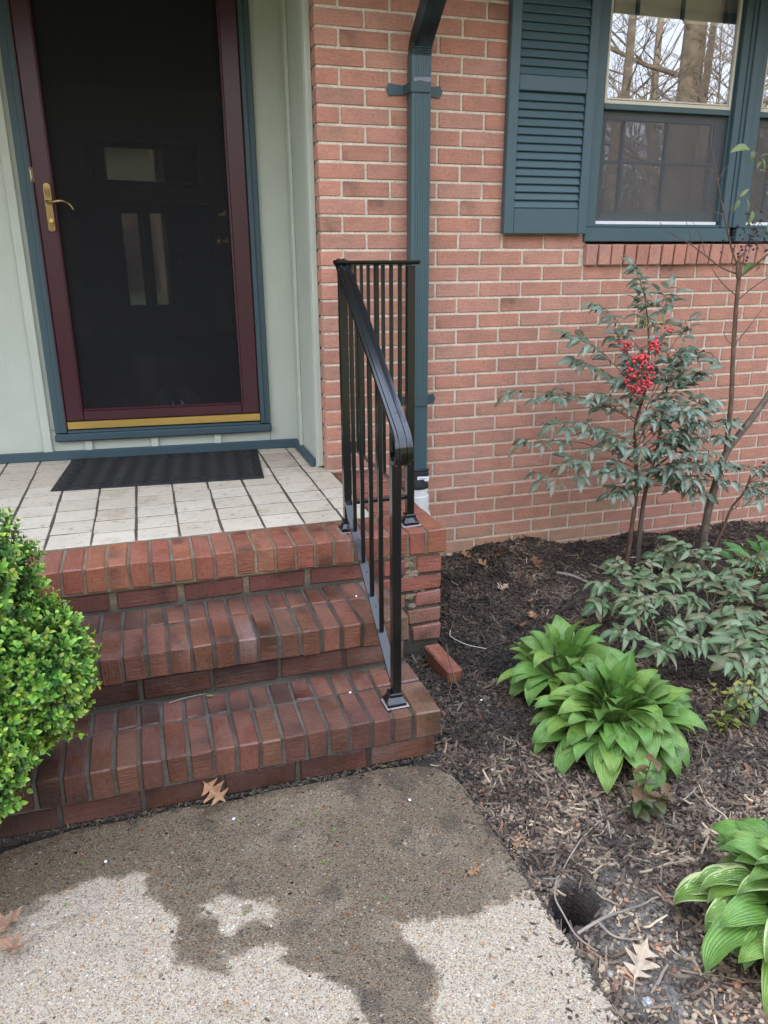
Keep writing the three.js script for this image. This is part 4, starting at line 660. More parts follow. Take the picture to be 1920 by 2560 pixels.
  peb(0.040, 2.238, 0.0125, [0.62, 0.46, 0.28], 'yellowish pebble against the walkway edge'); peb(0.061, 2.246, 0.012, [0.42, 0.22, 0.16], 'reddish pebble next to the yellowish one'); peb(0.098, 2.295, 0.0115, [0.55, 0.55, 0.54], 'pale grey angular pebble on the clay'); peb(0.231, 2.23, 0.010, [0.36, 0.32, 0.28], 'small grey pebble below the right hosta'); peb(0.030, 2.185, 0.009, [0.5, 0.42, 0.33], 'tan pebble in the gap at the walkway edge, below the hole'); peb(0.068, 2.215, 0.008, [0.52, 0.48, 0.40], 'tan pebble by the walkway right of the yellowish pebble'); peb(0.155, 2.19, 0.009, [0.55, 0.42, 0.22], 'yellow brown pebble behind the pale oak leaf'); peb(0.045, 1.80, 0.007, [0.45, 0.16, 0.11], 'tiny red pebble by the walkway edge, above the hole');
  const gl = new THREE.Shape(); gl.moveTo(0, 0); gl.quadraticCurveTo(0.008, 0.007, 0.026, 0); gl.quadraticCurveTo(0.008, -0.007, 0, 0);
  const green = std({ color: [0.12, 0.22, 0.04], roughness: 0.5, side: THREE.DoubleSide });
  const g = solo('green_leaf', new THREE.ExtrudeGeometry(gl, { depth: 0.0006, bevelEnabled: false }).rotateX(-Math.PI / 2), green, 'small green leaf on the lowest tread beside the twig', 'leaf'); g.position.set(-0.64, TREAD1 + 0.006, 1.190); g.rotation.set(0.1, -0.5, 0.1);
  const bits = [[-0.60, 1.555], [-0.455, 1.62], [-0.40, 1.585], [-0.37, 1.66], [-0.42, 1.76], [-0.62, 1.86], [-0.32, 1.90], [-0.97, 1.585], [-1.00, 1.72], [-0.50, 1.50]].map(([x, z]) => new THREE.ExtrudeGeometry(gl, { depth: 0.0006, bevelEnabled: false }).scale(0.5, 0.6, 1).rotateX(-Math.PI / 2).rotateY(rnd() * 6).translate(x, WALK_Y + 0.002, z));
  const s = solo('leaf_bits', merged(bits), green, 'tiny green leaf clippings scattered on the wet walkway', 'leaf clippings'); s.userData.kind = 'stuff';
}
// mulch: bark shreds, chips and crumbs laid on the soil, dark where damp, grey and sparse on the clay
{
  seed(81);
  const shard = (l, w, h, k) => { const g = new THREE.BoxGeometry(l, h, w, 4, 1, 1), p = g.attributes.position; for (let i = 0; i < p.count; i++) { const t = Math.abs(p.getX(i)) / (l / 2), f = 1 - 0.75 * t * t * hash(Math.sign(p.getX(i)) + 3, i & 3, k); const n = hash(Math.round(p.getX(i) * 4000), k, 7) - 0.5; p.setXYZ(i, p.getX(i), p.getY(i) + n * h * 1.6 + 0.15 * l * t * t * (hash(k, 3) - 0.3), p.getZ(i) * f + n * w * 0.7); } g.computeVertexNormals(); return g; };
  const kinds = [['bark_shreds', shard(0.044, 0.0055, 0.0028, 1), 17000, 'dark shredded bark mulch covering the bed beside the steps', [[0.085, 0.056, 0.040], [0.06, 0.042, 0.032], [0.13, 0.088, 0.065], [0.19, 0.14, 0.105]]], ['bark_chips', shard(0.024, 0.0085, 0.0032, 2), 9500, 'broad brown bark chips in the planting bed', [[0.10, 0.066, 0.048], [0.07, 0.048, 0.037], [0.16, 0.112, 0.083], [0.24, 0.18, 0.135]]], ['wood_slivers', shard(0.055, 0.004, 0.0022, 3), 4500, 'thin pale wood slivers among the mulch', [[0.28, 0.22, 0.16], [0.20, 0.16, 0.13], [0.13, 0.10, 0.08], [0.36, 0.29, 0.21]]], ['twig_litter', (() => limb([V(-0.05, 0, 0), V(-0.015, 0.004, 0.006), V(0.02, 0.001, -0.003), V(0.06, 0.005, 0.008)], 0.0019, 0.0008, 6, 4))(), 70, 'thin broken twigs lying among the mulch', [[0.26, 0.20, 0.15], [0.18, 0.13, 0.09], [0.34, 0.28, 0.21]]], ['soil_crumbs', (() => { const g = new THREE.IcosahedronGeometry(0.0048, 0); g.scale(1.2, 0.8, 1); return g; })(), 46000, 'crumbs of soil and fine mulch between the bark chips', [[0.08, 0.06, 0.046], [0.05, 0.038, 0.03], [0.14, 0.11, 0.085], [0.20, 0.16, 0.125]]]];
  const q = new THREE.Quaternion(), e = new THREE.Euler(), m = new THREE.Matrix4(), c = new THREE.Color();
  for (const [name, geo, n, label, pal] of kinds) {
    const im = new THREE.InstancedMesh(geo, std({ color: [1, 1, 1], roughness: 0.9 }), n); let i = 0, guard = 0; shadow(im);
    while (i < n && guard++ < n * 8) {
      const far = rnd(); let x, z;
      if (far < 0.58) { x = rr(-0.02, 0.95); z = rr(0.0, 2.55); } else if (far < 0.97) { x = rr(0.5, 2.9); z = rr(-0.0, 2.4); } else { x = rr(-1.8, -1.0); z = rr(1.40, 1.72); }
      if (inside(WALK, x, z) || (x < 0.235 && z < 0.885) || (x < 0.0 && z < 1.475 && x > -0.99) || (x < -0.95 && z < 1.462)) continue;
      const t = soilTone(x, z), y = bedY(x, z); if (Math.hypot((x - HOLE[0]) / 0.06, (z - HOLE[1]) / 0.055) < 0.95 && rnd() < 0.9) continue;
      if (rnd() < t.clay * (name === 'soil_crumbs' ? 0.35 : 0.78)) continue; if (z > 0.85 && t.wet > 0.6 && name !== 'soil_crumbs' && rnd() < 0.45) continue;
      const ex = inside(WALK, x, z) ? 0 : edgeDist(WALK, x, z); if (ex < 0.012) continue;
      const s = 0.35 + 1.15 * Math.pow(rnd(), 1.6); e.set(rr(-0.35, 0.35), rnd() * 6.283, rr(-0.35, 0.35) + (rnd() < 0.08 ? rr(-0.7, 0.7) : 0)); q.setFromEuler(e);
      m.compose(V(x, y + rr(0.0005, 0.006), z), q, V(s, s, s)); im.setMatrixAt(i, m);
      const b = pick(pal), dry = 0.72 + 0.52 * sstep(1.3, 2.1, z) + 0.3 * t.clay, k = rr(0.7, 1.2) * lerp(dry, 0.33, t.wet) * lerp(0.55, 1.35, sstep(0.3, 0.7, fbm(x * 11 + 3, z * 11 + 7, 3, 0, 770))); c.setRGB(b[0] * k, b[1] * k * 0.97, b[2] * k * 0.86); if (rnd() < 0.03) c.setRGB(0.24 * k, 0.11 * k, 0.06 * k); im.setColorAt(i, c); i++;
    }
    im.count = i; im.name = name; im.userData = { kind: 'stuff', label, category: name === 'soil_crumbs' ? 'soil' : 'mulch' }; scene.add(im);
  }
}
// debris washed against the bottom riser and spilled over the walkway edge
{
  seed(85);
  const g = new THREE.BoxGeometry(0.014, 0.0025, 0.0045, 2, 1, 1), p = g.attributes.position; for (let i = 0; i < p.count; i++) if (Math.abs(p.getX(i)) > 0.005) p.setZ(i, p.getZ(i) * 0.4); g.computeVertexNormals();
  const n = 900, im = new THREE.InstancedMesh(g, std({ color: [1, 1, 1], roughness: 0.9 }), n), q = new THREE.Quaternion(), e = new THREE.Euler(), m = new THREE.Matrix4(), c = new THREE.Color();
  for (let i = 0; i < n; i++) {
    const k = rnd(); let x, z; if (k < 0.56) { x = rr(-1.2, 0.0); z = 1.452 + Math.abs(rr(0, 1) * rr(0, 1)) * 0.03; } else if (k < 0.965) { z = rr(1.55, 2.6); x = 0.012 + (z - 1.6) * 0.02 - Math.abs(rr(0, 1) * rr(0, 1) * rr(0, 1)) * 0.16; } else { x = rr(-1.15, 0); z = rr(1.47, 2.2); }
    const s = rr(0.35, 1.1); e.set(rr(-0.2, 0.2), rnd() * 6.283, rr(-0.2, 0.2)); q.setFromEuler(e); m.compose(V(x, WALK_Y + 0.0015 + (k < 0.5 ? rr(0, 0.006) : 0), z), q, V(s, s, s)); im.setMatrixAt(i, m);
    const b = pick([[0.06, 0.045, 0.035], [0.085, 0.06, 0.042], [0.12, 0.09, 0.06], [0.05, 0.045, 0.028]]); { const f = rr(0.7, 1.3); c.setRGB(b[0] * f, b[1] * f, b[2] * f); }; im.setColorAt(i, c);
  }
  im.name = 'debris'; im.userData = { kind: 'stuff', label: 'bark crumbs and grit along the bottom riser and walkway edge', category: 'debris' }; scene.add(shadow(im));
}

// ---------- plants ----------
// a leaf blade: runs along +z from the origin, upper side +y; arch bends it down, cup folds it up along the midrib
function blade(L, W, arch, cup, { n = 10, m = 6, tip = 1.0, wave = 0, twist = 0, prof = 0.62 } = {}) {
  const pos = [], uv = [], idx = []; let y = 0, z = 0, a = arch * 0.35;
  for (let i = 0; i <= n; i++) {
    const s = i / n; if (i) { a -= arch * 1.35 / n * (0.5 + s); y += Math.sin(a) * L / n; z += Math.cos(a) * L / n; }
    const w = W * 0.5 * Math.pow(Math.sin(Math.PI * Math.pow(s, prof)), 0.85) * (1 - 0.25 * s * tip) + 0.0004, tw = twist * s;
    for (let j = 0; j <= m; j++) { const t = j / m * 2 - 1, h = cup * w * (Math.abs(t) ** 1.5) + wave * W * Math.sin(s * 13 + t * 1.5) * Math.abs(t); const X = t * w, ox = X * Math.cos(tw) - h * Math.sin(tw), oh = X * Math.sin(tw) + h * Math.cos(tw); pos.push(ox, y + oh * Math.cos(a), z - oh * Math.sin(a)); uv.push(j / m, s); if (i < n && j < m) { const p = i * (m + 1) + j; idx.push(p, p + m + 1, p + 1, p + 1, p + m + 1, p + m + 2); } }
  }
  const g = new THREE.BufferGeometry(); g.setAttribute('position', new THREE.Float32BufferAttribute(pos, 3)); g.setAttribute('uv', new THREE.Float32BufferAttribute(uv, 2)); g.setIndex(idx); g.computeVertexNormals(); return g;
}
const leafMat = (o) => phy({ side: THREE.DoubleSide, transmission: 0.22, thickness: 0, roughness: 0.45, ior: 1.4, ...o });
// frame with z along dir, y near up
function along(dir, up, roll = 0) { const z = dir.clone().normalize(), x = new THREE.Vector3().crossVectors(up, z).normalize(), y = new THREE.Vector3().crossVectors(z, x); const q = new THREE.Quaternion().setFromRotationMatrix(new THREE.Matrix4().makeBasis(x, y, z)); return roll ? q.multiply(new THREE.Quaternion().setFromAxisAngle(V(0, 0, 1), roll)) : q; }
const UP = V(0, 1, 0);

// hostas
{
  const vein = (edge) => tex(128, (u, v) => {
    const a = Math.abs(u - 0.5) * 2, s = 0.5 + 0.5 * Math.cos(u * 2 * Math.PI * 9), mid = sstep(0.06, 0, a), n = fbm(u * 5, v * 8, 3, 0, 900), spot = sstep(0.73, 0.76, fbm(u * 14, v * 30, 2, 0, 905));
    let c = [0.175, 0.305, 0.062].map((q) => q * (0.86 + 0.16 * s + (n - 0.5) * 0.55)); c = c.map((q, k) => lerp(q, [0.15, 0.30, 0.06][k], mid * 0.7)); c = c.map((q, k) => lerp(q, [0.30, 0.36, 0.20][k], spot * 0.4));
    if (edge) { const b = sstep(0.72 + (n - 0.5) * 0.5, 0.86, a); const pale = [0.55, 0.60, 0.30]; c = c.map((q, k) => lerp(q, pale[k], b * 0.9)); }
    return c.map((q) => Math.pow(clamp(q), 1 / 2.2));
  }, { srgb: true, m: 256 });
  const ribs = tex(128, (u, v) => grey(0.5 - 0.5 * Math.cos(u * 2 * Math.PI * 9)), { m: 16 });
  const mk = (map, tint) => leafMat({ color: tint, map, bumpMap: ribs, bumpScale: 0.0010, roughness: 0.30 });
  const g0 = vein(false), g1 = vein(true), mats = [[1, 1, 1], [0.8, 0.92, 0.85], [1.2, 1.12, 0.95], [0.9, 1.0, 0.9]].map((t) => mk(g0, t)), edged = mk(g1, [1.05, 1.05, 1]);
  const petM = leafMat({ color: [0.18, 0.30, 0.07] });
  seed(91);
  const shapes = []; for (let i = 0; i < 10; i++) shapes.push(blade(1, rr(0.58, 0.74), rr(0.6, 1.25), rr(0.10, 0.34), { wave: rr(0, 0.03), twist: rr(-0.25, 0.25), n: 11, prof: 0.66 }));
  const upright = []; for (let i = 0; i < 5; i++) upright.push(blade(1, rr(0.56, 0.70), rr(0.4, 0.9), rr(0.25, 0.5), { wave: 0.02, twist: rr(-0.4, 0.4), n: 11, prof: 0.66 }));
  function hosta(label, x, z, R, Hh, n, L0, edgedShare, sd) {
    seed(sd); const t = thing('hosta', label, 'plant'), y = bedY(x, z); t.position.set(x, y, z); const pets = [];
    for (let i = 0; i < n; i++) {
      const f = Math.sqrt((i + 0.4) / n), az = i * 2.39996 + rr(-0.5, 0.5), r = R * f * rr(0.42, 0.62), e = lerp(1.15, -0.35, Math.pow(f, 1.3)) + rr(-0.45, 0.5), L = L0 * rr(0.72, 1.2) * lerp(0.85, 1.05, f);
      const h = Hh * (1 - f * f * 0.62) * rr(0.85, 1.1) + 0.012, dir = V(Math.cos(az) * Math.cos(e), Math.sin(e), Math.sin(az) * Math.cos(e)), base = V(Math.cos(az) * r, h, Math.sin(az) * r);
      const lf = part('leaf', pick(f < 0.4 ? upright : shapes), rnd() < edgedShare ? edged : pick(mats), t, base.toArray()); lf.scale.set(L, L, L); lf.quaternion.copy(along(dir, UP, rr(-0.3, 0.3)));
      pets.push(strip(limb([V(rr(-0.01, 0.01), 0, rr(-0.01, 0.01)), V(base.x * 0.45, h * 0.65, base.z * 0.45), base], 0.004, 0.003, 4, 5)));
    }
    part('petiole', merged(pets), petM, t).userData.kind = 'stuff';
  }
  hosta('bright green hosta clump in the middle of the bed', 0.490, 1.560, 0.30, 0.165, 165, 0.118, 0.0, 911);
  hosta('darker upright hosta clump behind and left of the big hosta', 0.49, 1.265, 0.21, 0.14, 54, 0.116, 0.0, 912);
  hosta('hosta with cream edged leaves at the right picture edge', 0.505, 2.285, 0.30, 0.17, 155, 0.120, 0.18, 913);
}
// nandina: pinnate fronds of narrow leaflets
const nMap = tex(64, (u, v) => { const a = Math.abs(u - 0.5) * 2, mid = sstep(0.14, 0.03, a), n = fbm(u * 4, v * 6, 3, 0, 940); return grey(0.74 + 0.35 * mid + (n - 0.5) * 0.25); }, { m: 128 });
const lance = [0, 1, 2, 3].map((i) => { seed(950 + i); return blade(1, rr(0.34, 0.42), rr(0.3, 0.8), rr(0.2, 0.5), { n: 6, m: 2, prof: 0.72, twist: rr(-0.25, 0.25) }); });
const N_MATS = [[0.16, 0.225, 0.145], [0.21, 0.275, 0.185], [0.11, 0.165, 0.10], [0.29, 0.345, 0.25], [0.20, 0.175, 0.10]].map((c) => leafMat({ color: c, map: nMap, roughness: 0.24, ior: 1.5, transmission: 0.12 }));
const LOW_MATS = [[0.13, 0.205, 0.082], [0.18, 0.25, 0.11], [0.10, 0.17, 0.068], [0.24, 0.30, 0.155], [0.21, 0.20, 0.10]].map((c) => leafMat({ color: c, map: nMap, roughness: 0.42, transmission: 0.15 }));
function leaflets(t, list, mats, limit = 290) {       // list of [position, direction, up, length]; the largest on screen are parts of their own
  const far = (p) => p[3] / p[0].distanceTo(camera.position); list.sort((a, b) => far(b) - far(a)); const rest = [];
  list.forEach(([p, d, u, L], i) => { const g = pick(lance), q = along(d, u, rr(-0.5, 0.5)); if (i < limit) { const m = part('leaf', g, pick(mats), t, p.toArray()); m.quaternion.copy(q); m.scale.setScalar(L); } else rest.push(strip(g.clone()).applyMatrix4(new THREE.Matrix4().compose(p, q, V(L, L, L)))); });
  if (rest.length) part('leaf', merged(rest), mats[0], t).userData.kind = 'stuff';
}
function frond(start, tip, out, stems, L = 0.052, groups = 3, droop = 0.03) {
  const d = tip.clone().sub(start), len = d.length(), mid = start.clone().lerp(tip, 0.55).add(V(0, len * 0.12 + droop, 0)), c = new THREE.QuadraticBezierCurve3(start, mid, tip);
  stems.push(strip(limb(c.getPoints(6), 0.0022, 0.0009, 6, 4)));
  const cluster = (p, dir, n, l) => { const side = new THREE.Vector3().crossVectors(dir, UP).normalize(); const one = (dd, o, k) => out.push([p.clone().addScaledVector(dir, o), dd.normalize(), V(rr(-0.4, 0.3), 0.8, rr(0.2, 1.1)), l * k * rr(0.8, 1.15)]); one(dir.clone().add(V(rr(-0.2, 0.2), rr(-1.0, 0.0), rr(-0.2, 0.3))), 0, 1.1); for (let i = 1; i < n; i += 2) for (const s of [1, -1]) one(dir.clone().multiplyScalar(0.55).addScaledVector(side, s).add(V(0, rr(-1.0, 0.25), rr(-0.3, 0.4))), -0.016 * i, 0.9); };
  for (let g = 0; g <= groups; g++) {
    const t = g === groups ? 1 : 0.38 + 0.6 * g / groups, p = c.getPoint(t), dir = c.getTangent(t);
    if (g === groups) { cluster(p, dir, 5, L); continue; }
    const side = new THREE.Vector3().crossVectors(dir, UP).normalize();
    for (const s of [1, -1]) { if (rnd() < 0.12) continue; const bd = dir.clone().multiplyScalar(0.7).addScaledVector(side, s * 0.9).add(V(rr(-0.1, 0.1), rr(-0.15, 0.25), rr(-0.2, 0.2))).normalize(), bl = len * rr(0.16, 0.28) * (1 - t * 0.4), e = p.clone().addScaledVector(bd, bl).add(V(0, -0.01, 0)); stems.push(strip(limb([p, p.clone().lerp(e, 0.5).add(V(0, 0.006, 0)), e], 0.0012, 0.0007, 3, 3))); cluster(e, bd, rnd() < 0.5 ? 5 : 3, L); }
  }
}
const stemGreen = std({ color: [0.13, 0.10, 0.05], roughness: 0.7 });
function berries(t, list, mat, r) { const g = new THREE.IcosahedronGeometry(1, 1); part('berry_cluster', merged(list.map((p) => { const s = r * rr(0.75, 1.12), k = rr(0.55, 1.15), b = strip(g.clone()).scale(s, s * rr(0.9, 1.05), s).translate(p.x, p.y, p.z); return colorize(b, () => [k, k * rr(0.8, 1.2), k]); })), mat, t).userData.kind = 'stuff'; }
{
  seed(101);
  const t = thing('nandina_bush', 'tall nandina bush with red berry clusters against the brick wall', 'bush');
  part('cane', limb([[1.300, -0.02, 0.42], [1.31, 0.25, 0.42], [1.315, 0.37, 0.42], [1.30, 0.52, 0.41], [1.29, 0.66, 0.40], [1.33, 0.82, 0.39], [1.34, 1.0, 0.37], [1.30, 1.24, 0.355]], 0.0115, 0.003, 26, 7), M.canes, t);
  part('cane', limb([[1.352, -0.02, 0.43], [1.355, 0.24, 0.42], [1.375, 0.40, 0.41], [1.40, 0.55, 0.42], [1.40, 0.70, 0.43], [1.42, 0.85, 0.42]], 0.0125, 0.004, 22, 7), M.bark, t);
  part('cane', limb([[1.318, 0.36, 0.42], [1.345, 0.41, 0.42], [1.39, 0.47, 0.43], [1.44, 0.52, 0.45]], 0.008, 0.004, 8, 6), M.canes, t);
  const out = [], st = [];
  const from = (y) => V(1.30 + rr(-0.02, 0.06), y, 0.41);
  const tips = [[0.66, 0.83, 0.40, 0.72], [0.72, 0.62, 0.42, 0.55], [0.85, 0.70, 0.44, 0.62], [0.80, 0.47, 0.46, 0.46], [0.90, 0.80, 0.30, 0.7], [0.98, 0.95, 0.36, 0.78], [0.96, 1.06, 0.34, 0.85], [1.06, 1.18, 0.34, 0.95], [1.15, 1.06, 0.40, 0.85], [1.24, 1.33, 0.35, 1.12], [1.30, 1.20, 0.33, 1.05], [1.42, 1.24, 0.36, 0.95], [1.52, 1.10, 0.38, 0.85], [1.64, 0.96, 0.38, 0.78], [1.66, 0.74, 0.44, 0.62], [0.90, 0.55, 0.50, 0.50], [1.08, 0.50, 0.54, 0.46], [1.22, 0.47, 0.56, 0.44], [1.10, 0.62, 0.50, 0.55], [1.03, 0.66, 0.46, 0.58], [1.42, 0.90, 0.52, 0.72], [1.50, 0.80, 0.54, 0.68], [1.48, 0.62, 0.56, 0.55], [1.68, 0.50, 0.56, 0.46], [1.86, 0.45, 0.54, 0.46], [1.56, 0.38, 0.58, 0.42], [1.74, 0.68, 0.50, 0.58], [1.38, 0.50, 0.58, 0.46], [1.60, 0.60, 0.40, 0.56], [1.25, 0.72, 0.56, 0.6], [1.18, 0.88, 0.45, 0.72], [1.12, 0.40, 0.55, 0.42], [1.35, 1.06, 0.45, 0.9], [1.58, 0.50, 0.60, 0.5], [1.66, 0.62, 0.55, 0.55], [1.50, 0.70, 0.58, 0.6], [1.36, 0.66, 0.60, 0.55], [1.56, 0.90, 0.48, 0.72], [1.05, 0.82, 0.44, 0.68], [1.30, 0.80, 0.60, 0.66], [1.44, 0.46, 0.62, 0.44], [1.80, 0.38, 0.60, 0.42], [1.22, 0.96, 0.40, 0.8], [1.48, 0.99, 0.44, 0.8], [1.40, 0.76, 0.62, 0.62], [1.52, 0.58, 0.64, 0.52], [1.30, 0.60, 0.62, 0.52], [1.62, 0.44, 0.64, 0.44], [1.20, 0.60, 0.58, 0.52], [1.56, 0.78, 0.56, 0.64], [1.44, 0.98, 0.50, 0.78], [1.34, 0.92, 0.42, 0.8]];
  for (const [x, y, z, y0] of tips) frond(from(y0 - 0.05), V(x, y, z), out, st, rr(0.056, 0.070), 3);
  leaflets(t, out, N_MATS); part('stalk', merged(st), stemGreen, t).userData.kind = 'stuff';
  const red = phy({ vertexColors: true, color: [0.62, 0.035, 0.045], roughness: 0.25, clearcoat: 0.4 });
  const B = []; const cl = (x, y, z, rx, ry, n) => { for (let i = 0; i < n; i++) { const a = rnd() * 6.28, h = rr(-1, 1), q = Math.sqrt(1 - h * h) * Math.pow(rnd(), 0.35); B.push(V(x + Math.cos(a) * q * rx, y + h * ry, z + Math.sin(a) * q * rx * 0.7)); } };
  cl(1.215, 0.90, 0.505, 0.072, 0.078, 135); cl(1.15, 1.01, 0.47, 0.035, 0.03, 14); cl(1.285, 1.01, 0.49, 0.03, 0.035, 22); cl(1.345, 1.065, 0.48, 0.018, 0.022, 9);
  berries(t, B, red, 0.0068); const B1 = B.splice(0); cl(1.335, 0.60, 0.515, 0.035, 0.035, 26); cl(1.29, 0.655, 0.515, 0.015, 0.015, 6); berries(t, B, red, 0.0064);
  const bs = []; for (const p of B1.filter((_, i) => i % 4 === 0)) bs.push(strip(limb([V(1.25, 1.0, 0.45), p], 0.0008, 0.0006, 1, 3))); part('berry_stalk', merged(bs), stemGreen, t).userData.kind = 'stuff';
  // yellowish old flower stalks at the top
  const fs = []; for (let i = 0; i < 16; i++) { const a = V(1.30 + rr(-0.09, 0.09), 1.085 + rr(-0.02, 0.02), 0.45 + rr(-0.03, 0.03)); fs.push(strip(limb([a, a.clone().add(V(rr(-0.02, 0.02), rr(0.02, 0.045), rr(-0.01, 0.01)))], 0.0012, 0.0016, 1, 3))); } part('flower_stalk', merged(fs), std({ color: [0.42, 0.36, 0.13] }), t).userData.kind = 'stuff';
}
// bare shrub with a cut top, dead berries and a few fresh leaves
{
  seed(111);
  const t = thing('bare_shrub', 'tall nearly leafless shrub with dark dried berries at the right', 'shrub');
  part('trunk', limb([[1.635, -0.02, 0.50], [1.64, 0.14, 0.50], [1.645, 0.26, 0.50], [1.67, 0.41, 0.50], [1.70, 0.53, 0.50], [1.755, 0.605, 0.50], [1.82, 0.685, 0.50], [1.90, 0.78, 0.49], [2.02, 0.90, 0.47]], 0.019, 0.012, 24, 8), M.bark, t);
  part('upright_stem', limb([[1.70, 0.52, 0.50], [1.695, 0.62, 0.50], [1.69, 0.76, 0.50], [1.672, 0.92, 0.50], [1.655, 1.10, 0.50], [1.648, 1.22, 0.50], [1.645, 1.335, 0.50]], 0.0115, 0.0085, 18, 7), M.canes, t);
  const tw = (name, pts, r0 = 0.004, r1 = 0.0012) => part(name, limb(pts, r0, r1, pts.length * 3, 5), M.canes, t);
  tw('branch', [[1.645, 1.285, 0.50], [1.56, 1.31, 0.50], [1.47, 1.355, 0.51], [1.38, 1.40, 0.52], [1.26, 1.45, 0.53], [1.22, 1.48, 0.53]]); tw('branch', [[1.645, 1.30, 0.50], [1.60, 1.37, 0.50], [1.52, 1.51, 0.52], [1.46, 1.66, 0.52], [1.42, 1.77, 0.52], [1.42, 1.83, 0.52]], 0.0042, 0.001);
  tw('branch', [[1.645, 1.275, 0.50], [1.70, 1.31, 0.50], [1.78, 1.36, 0.49], [1.9, 1.45, 0.48]], 0.006, 0.002); tw('branch', [[1.65, 1.18, 0.50], [1.72, 1.23, 0.50], [1.79, 1.27, 0.50], [1.88, 1.30, 0.5]], 0.0032); tw('branch', [[1.648, 1.20, 0.50], [1.57, 1.25, 0.50], [1.50, 1.31, 0.51]], 0.003); tw('branch', [[1.665, 1.0, 0.5], [1.72, 1.06, 0.5], [1.79, 1.15, 0.5]], 0.0028); tw('branch', [[1.668, 0.98, 0.5], [1.66, 1.05, 0.51], [1.65, 1.14, 0.515]], 0.003); tw('branch', [[1.665, 1.0, 0.5], [1.63, 1.02, 0.5], [1.60, 1.06, 0.5]], 0.002);
  tw('branch', [[1.47, 1.63, 0.52], [1.50, 1.68, 0.52], [1.53, 1.70, 0.52]], 0.0018, 0.0008); tw('branch', [[1.46, 1.66, 0.52], [1.42, 1.68, 0.52], [1.40, 1.70, 0.52]], 0.0018, 0.0008); tw('branch', [[1.52, 1.51, 0.52], [1.45, 1.53, 0.52], [1.41, 1.57, 0.52], [1.40, 1.60, 0.52]], 0.002, 0.0008); tw('branch', [[1.52, 1.51, 0.52], [1.56, 1.55, 0.52], [1.58, 1.58, 0.52]], 0.002, 0.0008); tw('branch', [[1.38, 1.40, 0.52], [1.36, 1.44, 0.53], [1.33, 1.50, 0.53]], 0.0018, 0.0008); tw('branch', [[1.46, 1.36, 0.51], [1.43, 1.43, 0.51], [1.38, 1.49, 0.51]], 0.0018, 0.0008);
  tw('branch', [[2.0, 0.88, 0.47], [1.95, 1.1, 0.5], [1.86, 1.35, 0.52], [1.78, 1.55, 0.52], [1.70, 1.66, 0.52], [1.66, 1.72, 0.52], [1.60, 1.75, 0.52]], 0.007, 0.0014); tw('branch', [[1.83, 1.42, 0.52], [1.72, 1.52, 0.51], [1.62, 1.57, 0.5], [1.54, 1.565, 0.5]], 0.0022, 0.0009); tw('branch', [[1.80, 1.50, 0.52], [1.76, 1.60, 0.51], [1.71, 1.63, 0.5]], 0.002, 0.0009); tw('branch', [[1.86, 1.35, 0.52], [1.78, 1.41, 0.51], [1.70, 1.50, 0.5]], 0.002, 0.0009);
  const L = []; const lf = (x, y, z, dx, dy, dz, l) => L.push([V(x, y, z), V(dx, dy, dz), V(rr(-0.2, 0.2), 1, 0.6), l]);
  lf(1.60, 1.75, 0.52, -1, 0.0, 0.2, 0.10); lf(1.62, 1.745, 0.52, -0.3, -1, 0.2, 0.05); lf(1.66, 1.725, 0.52, 1, 0.3, 0.1, 0.06); lf(1.66, 1.72, 0.52, 0.3, -0.9, 0.4, 0.055); lf(1.67, 1.71, 0.52, -0.8, -0.5, 0.3, 0.05); lf(1.70, 1.66, 0.52, 1, 0.1, 0.2, 0.06); lf(1.69, 1.67, 0.52, -0.9, 0.2, 0.4, 0.045);
  lf(1.60, 1.57, 0.5, -0.6, -0.9, 0.2, 0.06); lf(1.63, 1.575, 0.5, 0.2, -1, 0.3, 0.065); lf(1.60, 1.58, 0.5, 0.7, 0.7, 0.2, 0.05); lf(1.67, 1.53, 0.5, -0.4, -0.9, 0.3, 0.07); lf(1.70, 1.63, 0.5, 0.8, 0.4, 0.2, 0.05); lf(1.72, 1.60, 0.5, 0.6, -0.8, 0.3, 0.06); lf(1.75, 1.49, 0.52, -0.3, -1, 0.3, 0.07); lf(1.78, 1.55, 0.52, 0.5, -0.9, 0.2, 0.06); lf(1.80, 1.46, 0.52, 0.8, 0.3, 0.2, 0.06); lf(1.86, 1.38, 0.52, -0.7, -0.7, 0.3, 0.07); lf(1.88, 1.33, 0.52, 0.5, -0.8, 0.3, 0.07);
  leaflets(t, L, [[0.22, 0.30, 0.06], [0.15, 0.24, 0.08], [0.28, 0.34, 0.10]].map((c) => leafMat({ color: c, map: nMap, transmission: 0.4 })));
  const big = []; big.push([V(1.71, 1.33, 0.50), V(-1, -0.55, 0.3), V(0, 1, 0.7), 0.085], [V(1.735, 1.34, 0.50), V(-0.2, -1, 0.3), V(0.3, 0.5, 0.9), 0.05]); leaflets(t, big, [leafMat({ color: [0.10, 0.20, 0.04], map: nMap, transmission: 0.35 })]);
  const B = [], s = []; for (let i = 0; i < 62; i++) { const p = V(1.69 + (rnd() + rnd() - 1) * 0.14, 1.43 + (rnd() + rnd() - 1) * 0.11, 0.50 + rr(-0.05, 0.04)); B.push(p); if (i % 2) { const a = V(lerp(p.x, 1.70, 0.7), lerp(p.y, 1.42, 0.7), 0.49); s.push(strip(limb([a, a.clone().lerp(p, 0.6).add(V(0, 0.012, 0)), p], 0.0011, 0.0008, 3, 3))); } }
  berries(t, B, std({ vertexColors: true, color: [0.024, 0.02, 0.034], roughness: 0.5 }), 0.0052); part('berry_stalk', merged(s), M.canes, t).userData.kind = 'stuff';
  tw('spur', [[1.64, 1.27, 0.505], [1.625, 1.31, 0.51], [1.63, 1.35, 0.51], [1.66, 1.38, 0.51]], 0.009, 0.004);
